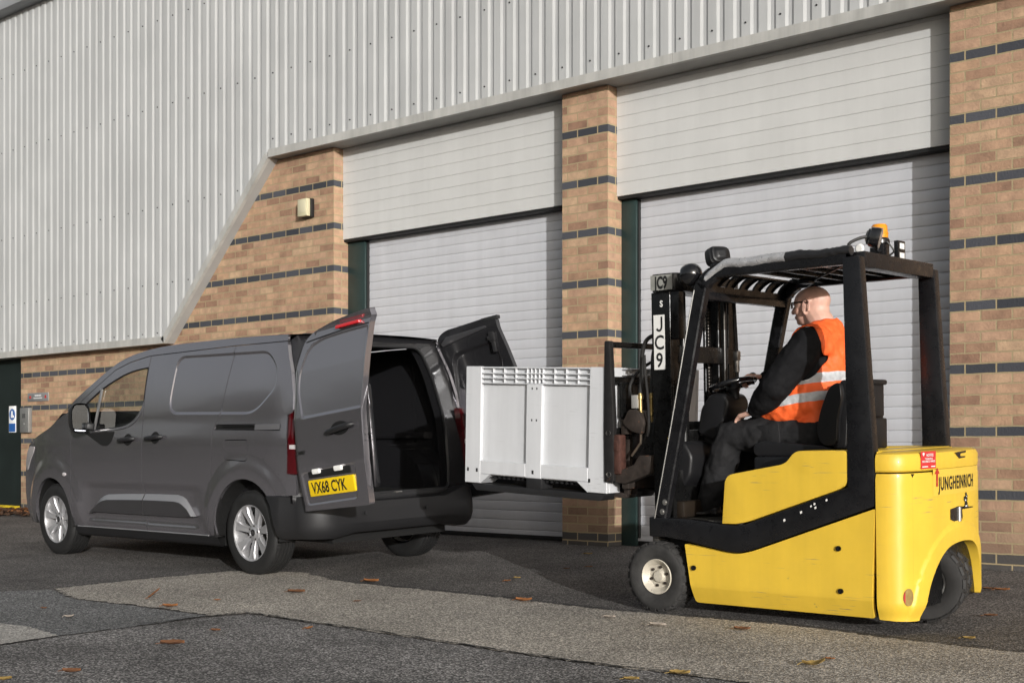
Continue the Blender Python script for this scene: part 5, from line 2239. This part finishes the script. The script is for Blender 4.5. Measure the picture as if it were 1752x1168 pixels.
pts = [(.575 + .10 * math.cos(a), 1.045 + .048 * math.sin(a)) for a in np.linspace(0, 2 * math.pi, 25)[:-1]]
b.raw([tuple(D1(u, v, -.002)) for u, v in pts], [tuple(range(24))])
b.build('handle_cup', m_gap, RD, 0)
b = MB()
b.tube([tuple(D1(u, v, d)) for u, v, d in ((.445, 1.026, -.004), (.47, 1.030, -.03), (.58, 1.042, -.042), (.70, 1.054, -.036), (.735, 1.056, -.006))], [.013, .018, .021, .020, .014], 10, smooth=5)
b.build('handle', m_trimb, RD, 60)
b = MB()
dbox(b, .150, .665, .602, .718, -.003, .012)
pl_ = b.build('number_plate', m_plate, RD)
b = MB()
def plf(u, v):
    return tuple(D1(.186 + u, .622 + v, -.0045))
b.bm.free()
text_mesh('VX68 CYK', .112, plf, m_ink, 'plate_lettering', RD, .76, bold=.0025)
b = MB()
dbox(b, .160, .640, .732, .782, .003, .012)
b.build('plate_light_housing', m_gap, RD)
for u in (.225, .475):
    b = MB()
    dbox(b, u, u + .085, .758, .794, -.012, .010)
    b.build('plate_light', m_lampw, RD)
text_mesh('COMBO', .036, lambda u, v: tuple(D1(.035 + u, .908 + v, -.003 + .05 * sstep((.075 - .035 - u) / .085) ** 1.5)), m_chrome, 'chrome_lettering', RD, .95, bold=.0015)
b = MB()
b.tube([tuple(D1(.0, .72, .06)), tuple(Vector((-.655, .80, .80)))], .012, 8)
b.tube([tuple(D1(.0, 1.30, .06)), tuple(Vector((-.60, .80, 1.34)))], .012, 8)
b.build('hinges', m_trimb, RD)

D2, eu2, ev2, no2 = door_frame((-.43, -.865, .475), 8, 100, -1)
out2 = rpoly([(0.0, .50), (.80, .50), (.80, 1.38), (.75, 1.617), (.70, 1.80), (.70, 1.865), (.60, 1.880), (.39, 1.866), (.20, 1.855), (.12, 1.82), (.075, 1.72), (.0, 1.30)], [.03, .02, .1, .1, .05, .01, .01, .1, .08, .06, .1, .1], 5)
WIN2 = rpoly([(.22, 1.66), (.66, 1.70), (.70, 1.20), (.17, 1.18)], .08, 5)
LOW2 = rpoly([(.15, 1.05), (.68, 1.05), (.68, .62), (.13, .62)], .08, 5)
def f_d2(u, v, d):
    k = .030 * sstep((pdist((u, v), WIN2) + .01) / .03) + .025 * sstep((pdist((u, v), LOW2) + .01) / .03)
    ridge = -.014 * sstep((.03 - abs(u - .095)) / .02) * sstep((1.62 - v) / .1) * sstep((v - 1.25) / .1)
    return tuple(D2(u, v, .055 - d - k + ridge * -1 * 0 - ridge))
ex2 = [off_loop(WIN2, d) for d in (-.02, -.01, 0, .01, .02)] + [off_loop(LOW2, d) for d in (-.02, -.01, 0, .01, .02)]
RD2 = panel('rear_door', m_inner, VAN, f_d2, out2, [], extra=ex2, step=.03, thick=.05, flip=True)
RD2['label'] = 'right rear door seen from its dark inner side'
b = MB()
b.raw([tuple(D2(u, v, -.001)) for u, v in out2], [tuple(range(len(out2)))])
b.build('outer_skin', m_paint, RD2, 0)
b = MB()
for (u0, u1, v0, v1) in ((.62, .67, 1.68, 1.76), (.635, .665, 1.60, 1.70), (.60, .63, 1.70, 1.73)):
    b.prism(rpoly([(u0, v0), (u1, v0), (u1, v1), (u0, v1)], .008, 2), lambda u, v: tuple(D2(u, v, .056)), lambda u, v: tuple(D2(u, v, .085)), .003)
b.build('latch', m_trimb, RD2)
b = MB()
b.prism(rpoly([(.15, 1.73), (.60, 1.80), (.60, 1.82), (.20, 1.80), (.14, 1.75)], .01, 2), lambda u, v: tuple(D2(u, v, .054)), lambda u, v: tuple(D2(u, v, .072)), .004)
b.build('stiffener', mat('stiffener_grey', (.06, .06, .064), .3, .4, coat=.5), RD2)
b = MB()
b.bar(D2(.56, 1.872, .03), D2(.72, 1.875, .03), .05, .03, .006)
b.build('edge_seal', m_trimb, RD2)

# ---- wheels
def van_wheel(x, s):
    c = Vector((x, s * .765, WR))
    r, wd = WR, .205
    ax = (Vector((0, s, 0)), Vector((1, 0, 0)), Vector((0, 0, 1)))
    hub = MB()
    prof = [(.205, -.09), (.215, -.102), (.26, -.108), (.295, -.102), (.311, -.088), (.318, -.070)]
    tread = []
    for k, y in enumerate((-.066, -.058, -.056, -.048, -.046, -.020, -.018, -.010, -.008, .008, .010, .018, .020, .046, .048, .056, .058, .066)):
        groove = k in (1, 2, 3) and False
        tread.append((.3215 if True else .313, y))
    tread = [(.3205, -.066), (.3215, -.060), (.3215, -.056), (.314, -.054), (.314, -.047), (.322, -.045), (.322, -.021), (.314, -.019), (.314, -.011), (.322, -.009), (.322, .009), (.314, .011), (.314, .019), (.322, .021), (.322, .045), (.314, .047), (.314, .054), (.3215, .056), (.3215, .060), (.3205, .066)]
    full = prof + tread + [(a, -h) for a, h in prof[::-1]]
    hub.lathe(full, c, ax, 72)
    for k in range(72):          # shoulder blocks
        a = 2 * math.pi * k / 72
        for sg_ in (1, -1):
            p0 = c + ax[0] * (sg_ * .072) + (ax[1] * math.cos(a) + ax[2] * math.sin(a)) * .3175
            tg = -ax[1] * math.sin(a) + ax[2] * math.cos(a)
            hub.bar(p0 - tg * .0085, p0 + tg * .0085, .016, .006, 0, up=(ax[1] * math.cos(a) + ax[2] * math.sin(a)))
    wh_ = MB()
    wo = hub.build('wheel', m_tyre, VAN, 40)
    b = MB()
    b.lathe([(.212, .090), (.216, .098), (.212, .101), (.204, .098), (.198, .085), (.192, .03), (.190, -.09)], c, ax, 56)
    b.build('rim', m_alloy, wo, 40)
    b = MB()
    b.lathe([(.19, -.02), (.02, -.03), (0, -.03)], c, ax, 40)
    b.build('wheel_back', m_gap, wo)
    b = MB()
    b.lathe([(.135, -.012), (.14, -.006), (.14, .006), (.08, .010), (0, .012)], c, ax, 36)
    b.build('brake_disc', m_disc, wo)
    # seven broad spokes, dished
    b = MB()
    for k in range(7):
        a = 2 * math.pi * k / 7 + .25
        er = ax[1] * math.cos(a) + ax[2] * math.sin(a)
        et = -ax[1] * math.sin(a) + ax[2] * math.cos(a)
        rows = []
        for rr_, hw_, hh in ((.040, .020, .060), (.07, .022, .068), (.11, .026, .078), (.15, .031, .087), (.185, .039, .092), (.207, .050, .094)):
            rows.append([c + er * rr_ + et * (q * hw_) + ax[0] * (hh - dz) for q, dz in ((-1, .035), (-1, .010), (-.80, .001), (-.25, .004), (.25, .004), (.80, .001), (1, .010), (1, .035))])
        b.grid(rows)
    b.lathe([(.066, .03), (.066, .060), (.060, .067), (.046, .069), (.036, .071), (.030, .076), (0, .077)], c, ax, 36)
    b.build('spokes', m_alloy, wo, 35)
    for k in range(5):
        a = 2 * math.pi * k / 5 + .5
        p = c + (ax[1] * math.cos(a) + ax[2] * math.sin(a)) * .052
        b = MB()
        b.cyl(p + ax[0] * .06, p + ax[0] * .0725, .0075, 6)
        b.build('wheel_bolt', m_disc, wo)
    b = MB()
    pts = []
    b.lathe([(.026, .0772), (.026, .0785), (0, .0785)], c, ax, 20)
    b.build('centre_cap', m_trimb, wo)
    b = MB()
    q = c + ax[0] * .0792
    for (u, v, ru, rv) in ((0, 0, .017, .006), (.004, .008, .008, .006), (-.006, -.007, .010, .005)):
        b.raw([tuple(q + ax[1] * (u + ru * math.cos(a)) + ax[2] * (v + rv * math.sin(a))) for a in np.linspace(0, 2 * math.pi, 13)[:-1]], [tuple(range(12))])
    b.build('cap_emblem', m_chrome, wo, 0)
    return wo
for x in (0, WB):
    for s in (1, -1):
        van_wheel(x, s)

# ---- cab seen through the side glass
for s in (1, -1):
    b = MB()
    b.prism(rpoly([(1.50, .60), (1.46, .75), (1.40, 1.30), (1.52, 1.31), (1.60, .82), (2.05, .80), (2.08, .68)], .06), lambda u, v: (u, s * .58, v), lambda u, v: (u, s * .12, v), .03, 3)
    st = b.build('cab_seat', m_trimb, VAN, 50)
    b = MB()
    b.box((1.43, s * .36, 1.43), (.09, .25, .16), Matrix.Rotation(R(-8), 3, 'Y'), .035, 3)
    b.build('head_restraint', m_trimb, st)
b = MB()
b.prism(rpoly([(2.30, .55), (2.28, 1.00), (2.36, 1.09), (2.62, 1.12), (2.80, 1.10), (2.80, .55)], .06), lambda u, v: (u, -.80, v), lambda u, v: (u, .80, v), .02)
b.build('dashboard', m_trimb, VAN, 50)
b = MB()
c = Vector((2.15, -.38, 1.08))
tl_ = Matrix.Rotation(R(-62), 3, 'Y')
b.tube([c + tl_ @ Vector((.19 * math.cos(a), .19 * math.sin(a), 0)) for a in np.linspace(0, 2 * math.pi, 33)], .016, 8, cap=False)
b.bar(c + tl_ @ Vector((-.18, 0, 0)), c + tl_ @ Vector((.18, 0, 0)), .06, .03, .01)
b.build('steering_wheel', m_trimb, VAN)
b = MB()
b.tube([(1.62, .18, S(1.62) + .03), (1.55, .18, S(1.55) + .09)], .004, 6)
b.build('aerial', m_trimb, VAN)
b = MB()
b.raw([(1.37, -.76, .6), (1.37, .76, .6), (1.37, .70, 1.78), (1.37, -.70, 1.78)], [(0, 1, 2, 3)])
b.raw([(1.38, -.80, .45), (2.6, -.80, .45), (2.6, .80, .45), (1.38, .80, .45)], [(0, 1, 2, 3)])
b.build('bulkhead', m_gap, VAN, 0)
# ================================================================== driver on the forklift seat
PO = Vector((.30, -2.45, .95))
PE = thing('person', 'bald man in an orange high-visibility vest sitting at the forklift wheel', 'person', tuple(PO))
PE.matrix_world = ROLLM @ Matrix.Translation(PO)
m_skin = mat('skin', (.66, .40, .31), .45, 0, .09, 20, .10, 180, spec=.4)
bs_ = m_skin.node_tree.nodes['Principled BSDF']
bs_.inputs['Subsurface Weight'].default_value = .12
bs_.inputs['Subsurface Radius'].default_value = (.02, .008, .004)
m_fleece = mat('black_fleece', (.010, .010, .011), .9, 0, .2, 30, .6, 24, spec=.15)
m_trous = mat('black_work_trousers', (.017, .017, .018), .8, 0, .25, 14, .8, 16, spec=.2)
m_shoe = mat('black_leather_shoe', (.015, .014, .013), .45, 0, .2, 20, .15, 60)

def L(x, y, z):
    """driver's seat coordinates (metres from the truck's centre line) -> the figure's own"""
    return Vector((x, y - 2.45, z)) - PO

def cap(mb, pts, smooth=3, n=14):
    """closed tapering limb through (point, radius) pairs with rounded ends"""
    P = [p for p, r in pts]
    rs = [r for p, r in pts]
    P2, r2 = spline(P, smooth, rs)
    mb.tube(P2, r2, n)
    mb.ell(P[0], (rs[0],) * 3, None, 14, 8)
    mb.ell(P[-1], (rs[-1],) * 3, None, 14, 8)

sL, sR = L(.30, -.205, 1.515), L(.215, .205, 1.53)
eL, wL = L(.155, -.285, 1.300), L(-.035, -.215, 1.150)
eR, wR = L(.02, .27, 1.285), L(-.185, .165, 1.352)
hL, hR = L(.28, -.105, 1.035), L(.28, .105, 1.035)
kL, kR = L(-.225, -.165, 1.010), L(-.205, .155, 1.015)
aL, aR = L(-.375, -.155, .650), L(-.40, .17, .650)
neck, headc = L(.295, .01, 1.585), L(.208, .015, 1.742)

def torso(mb, g=0.):
    """pelvis, belly, chest and shoulders"""
    ry = Matrix.Rotation(R(-8), 3, 'Y')
    mb.ell(L(.27, 0, 1.045), (.165 + g, .195 + g, .12 + g), None, 24, 14)
    mb.ell(L(.13, 0, 1.195), (.215 + g, .215 + g, .165 + g), None, 24, 14)
    mb.ell(L(.22, 0, 1.22), (.19 + g, .205 + g, .20 + g), None, 24, 14)
    mb.ell(L(.235, .0, 1.37), (.165 + g, .20 + g, .18 + g), ry, 24, 14)
    mb.ell(L(.265, .0, 1.475), (.125 + g, .19 + g, .11 + g), ry, 24, 14)
    cap(mb, [(L(.295, -.17, 1.512), .078 + g), (L(.285, 0, 1.545), .088 + g), (L(.225, .17, 1.525), .078 + g)])

# ---- body: one continuous skin, with face and hands
b = MB()
torso(b, -.03)
for s, S0, E0, W0 in ((-1, sL, eL, wL), (1, sR, eR, wR)):
    cap(b, [(S0, .055), (S0.lerp(E0, .5), .052), (E0, .043), (E0.lerp(W0, .4), .042), (W0, .029)])
for H0, K0, A0 in ((hL, kL, aL), (hR, kR, aR)):
    cap(b, [(H0, .09), (H0.lerp(K0, .5), .080), (K0, .058), (K0.lerp(A0, .4), .055), (A0, .038)])
# neck with a roll at the nape
cap(b, [(L(.30, .01, 1.55), .085), (L(.278, .01, 1.63), .078), (L(.240, .01, 1.69), .072)])
b.ell(L(.300, .01, 1.675), (.036, .058, .030), Matrix.Rotation(R(30), 3, 'Y'))
b.ell(L(.305, .01, 1.640), (.046, .068, .032), Matrix.Rotation(R(25), 3, 'Y'))
hr = Matrix.Rotation(R(-3), 3, 'Y')       # chin tipped towards the chest
def Hd(x, y, z):
    """head coordinates: x forward (towards the mast), y to the driver's right, z up"""
    return headc + hr @ Vector((-x, y, z))
b.ell(Hd(-.018, 0, .030), (.100, .078, .082), None, 28, 18)
b.ell(Hd(.020, 0, .020), (.078, .072, .085), None, 28, 18)
b.ell(Hd(-.030, 0, -.025), (.078, .070, .060), None, 24, 14)
b.ell(Hd(.035, 0, -.050), (.056, .056, .055), None, 24, 14)
b.ell(Hd(.066, 0, -.082), (.026, .030, .020))
b.ell(Hd(.020, 0, -.085), (.060, .050, .030))
b.ell(Hd(.078, 0, .028), (.022, .052, .014))       # brow
cap(b, [(Hd(.092, 0, .012), .011), (Hd(.112, 0, -.022), .015)], 2, 10)
for s in (-1, 1):
    b.ell(Hd(.100, s * .014, -.025), (.012, .010, .009))
    b.ell(Hd(.066, s * .042, -.020), (.026, .022, .022))      # cheeks
    # ear: rim, lobe and bowl
    rim = [Hd(-.012 + .026 * math.cos(a) - .010 * math.sin(a) * .5, s * (.078 + .007 * (1 - math.cos(a))), -.004 + .036 * math.sin(a)) for a in np.linspace(R(-70), R(235), 14)]
    cap(b, [(p, .0062) for p in rim], 1, 8)
    b.ell(Hd(-.002, s * .076, -.006), (.020, .008, .028))
    b.ell(Hd(.004, s * .078, -.040), (.010, .007, .012))
b.ell(Hd(.090, 0, -.052), (.013, .026, .007))
b.ell(Hd(.088, 0, -.063), (.012, .022, .007))

def hand(mb, wrist, fwd, up, side, curl, spread=.016, thumb=1, scale=1.):
    """palm, four unequal curled fingers and a thumb from the side of the palm; side points from little finger to index"""
    fwd, up, side = fwd.normalized(), up.normalized(), side.normalized()
    k = scale
    for q in (-.030, -.010, .010, .030):
        cap(mb, [(wrist + side * q * .7 * k, .0175 * k), (wrist + fwd * .085 * k + side * q * k, .0145 * k)], 2, 10)
    for i, (ln, q) in enumerate(((.068, -.032), (.082, -.011), (.086, .010), (.078, .031))):
        p = wrist + fwd * .088 * k + side * q * k
        a = 0.
        pts = [(p, .0108 * k)]
        for seg, f in enumerate((.45, .32, .23)):
            a += R(curl[i] * (1, 1.1, .7)[seg])
            d = fwd * math.cos(a) - up * math.sin(a) + side * (q * .9)
            p = p + d.normalized() * ln * f * k
            pts.append((p, (.0100, .0090, .0080)[seg] * k))
        cap(mb, pts, 2, 10)
    t0 = wrist + fwd * .022 * k + side * .034 * k
    t1 = t0 + (fwd * .5 + side * .75 - up * .25).normalized() * .040 * k
    t2 = t1 + (fwd * .85 + side * .25 - up * .35).normalized() * .032 * k
    t3 = t2 + (fwd * .95 - side * .05 - up * .35).normalized() * .026 * k
    cap(mb, [(t0, .0155 * k), (t1, .0125 * k), (t2, .0108 * k), (t3, .0092 * k)], 2, 10)
# left hand lies along the thigh, fingers lightly bent over it
hand(b, wL + Vector((-.006, .006, -.002)), Vector((-.97, .22, -.20)), Vector((-.20, -.10, .97)), Vector((.2, .97, .15)), (26, 22, 20, 18))
# right hand closes round the wheel rim
hand(b, wR + Vector((-.010, -.006, .004)), Vector((-.86, -.45, .10)), Vector((.15, .05, .98)), Vector((.45, -.87, 0)), (58, 56, 52, 44))
body = voxel(b, 'body', m_skin, PE, .0058, 4)

# ---- clothes
b = MB()
torso(b, .012)
for S0, E0, W0 in ((sL, eL, wL), (sR, eR, wR)):
    Wc = W0.lerp(E0, .06)
    cap(b, [(S0, .096), (S0.lerp(E0, .35), .100), (S0.lerp(E0, .75), .093), (E0, .088), (E0.lerp(Wc, .35), .085), (E0.lerp(Wc, .75), .070), (Wc, .047)])
    b.ell(E0 + (S0 - E0).normalized() * .02 + Vector((.0, 0, -.012)), (.080, .078, .072))
cap(b, [(L(.30, .01, 1.55), .098), (L(.288, .01, 1.590), .088)])
voxel(b, 'sweater', m_fleece, PE, .009, 5, disp=(.022, .085))

def vest_cut(c):
    p = c + PO
    x, y, z = p.x, p.y + 2.45, p.z
    hem = 1.085 + .03 * (y + .2) + .05 * (.25 - x) * .5
    if z < hem:
        return True
    # arm holes
    for s, ax_, az_, rx, rz in ((-1, .285, 1.465, .100, .150), (1, .215, 1.48, .10, .15)):
        if s * y > .105 and ((x - ax_ - (.12 * (z - az_))) / rx) ** 2 + ((z - az_) / rz) ** 2 < 1:
            return True
    # neck and the V at the front
    if z > 1.56 and math.hypot((x - .265) / 1.0, y - .01) < .098:
        return True
    if x < .16 and z > 1.30 and abs(y) < (z - 1.30) * .45:
        return True
    return False
def vest_mat():
    m = mat('vest_orange', (.88, .130, .026), .62, 0, .06, 12, .75, 13)
    t = m.node_tree
    bs = t.nodes['Principled BSDF']
    N, K = t.nodes.new, t.links.new
    tc = N('ShaderNodeTexCoord')
    sp = N('ShaderNodeSeparateXYZ')
    K(tc.outputs['Object'], sp.inputs[0])
    nz = N('ShaderNodeTexNoise')
    nz.inputs['Scale'].default_value = 9
    K(tc.outputs['Object'], nz.inputs['Vector'])
    def ma(op, a, b_):
        n = N('ShaderNodeMath')
        n.operation = op
        for i, v in enumerate((a, b_)):
            if isinstance(v, (int, float)):
                n.inputs[i].default_value = v
            else:
                K(v, n.inputs[i])
        return n.outputs[0]
    # height along the back, bands rise towards the back
    h = ma('ADD', sp.outputs[2], ma('MULTIPLY', sp.outputs[0], -.12))
    h = ma('ADD', h, ma('MULTIPLY', nz.outputs['Fac'], .014))
    b1 = ma('LESS_THAN', ma('ABSOLUTE', ma('SUBTRACT', h, 1.325 - .95 + .007), 0), .0255)
    b2 = ma('LESS_THAN', ma('ABSOLUTE', ma('SUBTRACT', h, 1.222 - .95 + .007), 0), .0255)
    mk = ma('MAXIMUM', b1, b2)
    mx = N('ShaderNodeMixRGB')
    K(mk, mx.inputs['Fac'])
    src = bs.inputs['Base Color'].links[0].from_socket
    K(src, mx.inputs['Color1'])
    mx.inputs['Color2'].default_value = (.47, .48, .49, 1)
    K(mx.outputs['Color'], bs.inputs['Base Color'])
    mr = N('ShaderNodeMapRange')
    mr.inputs['To Min'].default_value = .62
    mr.inputs['To Max'].default_value = .38
    K(mk, mr.inputs['Value'])
    K(mr.outputs['Result'], bs.inputs['Roughness'])
    return m
b = MB()
torso(b, .030)
b.ell(L(.07, .02, 1.20), (.20, .20, .13), None, 24, 14)
b.ell(L(.30, .0, 1.10), (.165, .205, .12), None, 20, 12)
cap(b, [(L(.30, .01, 1.545), .118), (L(.29, .01, 1.600), .105)])
vest = voxel(b, 'vest', vest_mat(), PE, .0075, 7, cut=vest_cut, disp=(.030, .07))
so = vest.modifiers.new('cloth_thickness', 'SOLIDIFY')
so.thickness = .004
so.offset = 1

b = MB()
b.ell(L(.27, 0, 1.035), (.172, .203, .115), None, 24, 14)
for H0, K0, A0 in ((hL, kL, aL), (hR, kR, aR)):
    A1 = A0 + Vector((.006, 0, -.005))
    cap(b, [(H0 + Vector((.03, 0, 0)), .118), (H0.lerp(K0, .4), .112), (H0.lerp(K0, .8), .098), (K0 + Vector((.01, 0, -.002)), .090), (K0.lerp(A1, .3), .090), (K0.lerp(A1, .7), .088), (A1, .080)])
    b.ell(K0 + Vector((-.004, 0, .002)), (.086, .088, .088))
voxel(b, 'trousers', m_trous, PE, .010, 4, disp=(.024, .07))
for q in (-1,):
    b = MB()
    c = hL.lerp(kL, .42) + Vector((0, -.106, -.015))
    b.box(c, (.15, .012, .13), Matrix.Rotation(R(-4), 3, 'Y') @ Matrix.Rotation(R(-6), 3, 'Z'), .007, 2)
    b.build('thigh_pocket', m_trous, PE, 50)
for A0 in (aL, aR):
    b = MB()
    h_ = Vector((A0.x, A0.y, .592 - .95))
    cap(b, [(h_ + Vector((.028, 0, .004)), .038), (h_ + Vector((-.03, 0, .008)), .043), (h_ + Vector((-.11, -.006, -.001)), .042), (h_ + Vector((-.17, -.008, -.006)), .034)])
    cap(b, [(h_ + Vector((.0, 0, .02)), .043), (A0 + Vector((0, 0, .02)), .047)])
    b.box(h_ + Vector((-.07, -.004, -.030)), (.28, .085, .028), None, .012, 2)
    voxel(b, 'shoe', m_shoe, PE, .007, 3)
# sunglasses
b = MB()
for s in (-1, 1):
    b.tube([Hd(-.022, s * .083, .010), Hd(.0, s * .081, .022), Hd(.085, s * .070, .026)], .0038, 6)
b.tube([Hd(.085, -.070, .026), Hd(.100, -.045, .026), Hd(.106, 0, .022), Hd(.100, .045, .026), Hd(.085, .070, .026)], .004, 6, smooth=3)
b.build('sunglasses', m_gloss, PE, 60)
b = MB()
for s in (-1, 1):
    rows = []
    for k in range(5):
        t = k / 4
        x_, y_ = .088 + .018 * math.sin(t * 1.5), s * (.070 - .058 * t)
        rows.append([Hd(x_ + .002, y_, z_) for z_ in (.026, .010, -.004 + .006 * abs(t - .5))])
    b.grid(rows)
b.build('sunglass_lens', m_gloss, PE, 0)
# ================================================================== autumn leaves on the ground
LEAFM = [mat('leaf_orange_brown', (.24, .095, .03), .7, 0, .3, 40), mat('leaf_brown', (.15, .065, .028), .75, 0, .3, 40), mat('leaf_yellow', (.30, .20, .06), .7, 0, .25, 40), mat('leaf_pale', (.36, .31, .26), .7, 0, .2, 40)]
def leaf(px, py, ln, k, ang, label, curl=.35, up=0.):
    ln *= .72
    curl *= .45
    x, y = G(px, py, .012)
    rr = random.Random(px * 7 + py)
    b = MB()
    rows = []
    n = 9
    for i in range(n + 1):
        t = i / n
        w_ = .44 * ln * math.sin(math.pi * min(1, t * 1.02 + .02)) ** .8 * (1 + .22 * math.sin(t * 19 + px))
        lift = curl * ln * ((t - .45) ** 2) * 1.6 + up * t * ln
        rows.append([((t - .5) * ln, q * w_, .004 + lift + abs(q) ** 1.6 * ln * .12 + rr.uniform(0, .003)) for q in (-1, -.5, 0, .5, 1)])
    b.grid(rows)
    b.tube([((-.5) * ln, 0, .008 + curl * ln * .3), (-.72 * ln, .03 * ln, .006)], .0016, 5)
    o = b.build('fallen_leaf', LEAFM[k], None, 60)
    o.location = (x, y, .010 + ground_z(y))
    o.rotation_euler = (0, 0, R(ang))
    tag(o, label, 'leaf', 'fallen leaves on the asphalt')
leaf(263, 1024, .10, 0, 60, 'orange leaf standing upright on edge on the gritty strip, left foreground', .3, .75)
leaf(291, 1038, .13, 0, 35, 'flat orange leaf just right of the upright leaf in left foreground', .5)
leaf(118, 1056, .075, 3, 40, 'pale curled leaf on the grey patch left of the upright leaf', .9)
leaf(75, 1041, .06, 1, 10, 'small brown leaf farthest left on the grey patch')
leaf(295, 1102, .16, 1, 44, 'long narrow brown leaf on the dark foreground asphalt', .2)
leaf(122, 1150, .12, 1, 30, 'brown leaf near the bottom left of the dark foreground')
leaf(4, 1164, .10, 2, 60, 'yellow leaf in the extreme bottom left corner')
leaf(369, 1079, .08, 1, 20, 'brown leaf right of the long narrow leaf')
leaf(528, 1076, .07, 0, 80, 'rust leaf on the edge of the dark foreground below the van', .8)
leaf(635, 995, .16, 0, 25, 'rust coloured leaf on the seam behind the rear bumper', .3)
leaf(507, 1013, .16, 1, 38, 'flat dark brown leaf on the gritty strip below the van rear wheel', .15)
leaf(372, 1027, .06, 0, 20, 'tiny orange leaf in the middle of the gritty strip')
leaf(612, 1029, .06, 1, 55, 'small dark leaf on the gritty strip below the rear bumper')
leaf(896, 1028, .15, 0, 20, 'large orange leaf on the strip edge under the white bin', .45)
leaf(868, 994, .07, 0, 70, 'small orange leaf in the shade between van and forklift')
leaf(885, 989, .07, 2, 15, 'small yellow leaf in the shade between van and forklift')
leaf(1006, 948, .10, 2, 35, 'yellow leaf near the foot of the brick pillar')
leaf(1008, 970, .07, 0, 35, 'orange leaf in the shade left of the forklift front wheel')
leaf(970, 973, .06, 1, 35, 'brown speck of a leaf in the shade under the bin')
leaf(1125, 1070, .12, 3, 28, 'white scrap of leaf below the forklift front wheel', .15)
leaf(1043, 1056, .09, 3, 35, 'thin pale leaf left of the forklift front wheel', .15)
leaf(1270, 1077, .12, 1, 20, 'brown leaf in front of the yellow side panel', .3)
leaf(1392, 1138, .14, 2, 45, 'curled green-yellow leaf in the right foreground', .8)
leaf(1420, 1128, .06, 0, 15, 'tiny rust leaf beside the curled green-yellow leaf')
leaf(1657, 1093, .09, 2, 20, 'pale yellow leaf behind the forklift counterweight')
leaf(1715, 1010, .12, 0, 25, 'orange leaf near the right brick wall', .3)
leaf(1692, 1008, .11, 1, 12, 'brown leaf beside the orange one near the right brick wall', .2)
leaf(1695, 1054, .10, 1, 30, 'brown leaf on the dark asphalt right of the rear wheels', .2)
leaf(1163, 1153, .12, 2, 35, 'yellow leaf at the lower edge of the gritty strip', .25)
leaf(1080, 1163, .09, 2, 35, 'small yellow leaf at the bottom edge of the foreground', .25)

# leaf litter drifted against the wall by the door, uncountable
b = MB()
rr = random.Random(44)
for k in range(900):
    t = rr.random()
    x = -14.6 + 2.6 * t
    y = -.03 - abs(rr.gauss(0, .42)) * (1.15 - .6 * t)
    if y < -1.5:
        continue
    zg = ground_z(y)
    l = rr.uniform(.03, .08)
    a = rr.uniform(0, 6.28)
    tl_ = rr.uniform(-.5, .5)
    d = Vector((math.cos(a), math.sin(a), tl_)) * l
    e_ = Vector((-math.sin(a), math.cos(a), rr.uniform(-.5, .5))) * l * .5
    c = Vector((x, y, zg + .02 + rr.random() * .03))
    b.mi = rr.choice((0, 1, 1, 1, 2))
    b.raw([c - d, c - e_, c + d, c + e_], [(0, 1, 2, 3)])
ll = b.build('leaf_litter', [LEAFM[1], mat('leaf_dark', (.06, .032, .018), .8), LEAFM[0]], None, 0)
tag(ll, 'drift of dead brown leaves against the wall by the dark door', 'leaves', None, 'stuff')

# unseen tree belt added behind the camera, to darken low reflections in the van
b = MB()
rr = random.Random(77)
for k in range(7000):
    a = R(rr.uniform(186, 268))
    top = 5.2 + 1.5 * math.sin(a * 17) + .8 * math.sin(a * 41 + 1)
    z = top * rr.random() ** .8
    rad = 25 + rr.gauss(0, 1.0) + .25 * z
    c = Vector((-3 + rad * math.cos(a), -3 + rad * math.sin(a), z))
    u = Vector((rr.gauss(0, 1), rr.gauss(0, 1), rr.gauss(0, 1))).normalized() * rr.uniform(.25, .6)
    v = u.orthogonal().normalized() * rr.uniform(.2, .45)
    b.raw([c - u, c - v, c + u, c + v], [(0, 1, 2, 3)])
tb = b.build('added_tree_belt', mat('foliage_dark', (.045, .06, .025), .7, 0, .4, 1.5), None, 0)
tag(tb, 'unseen dark belt of trees, added for its reflection in the van paint', 'trees', None, 'stuff')
bpy.context.view_layer.update()
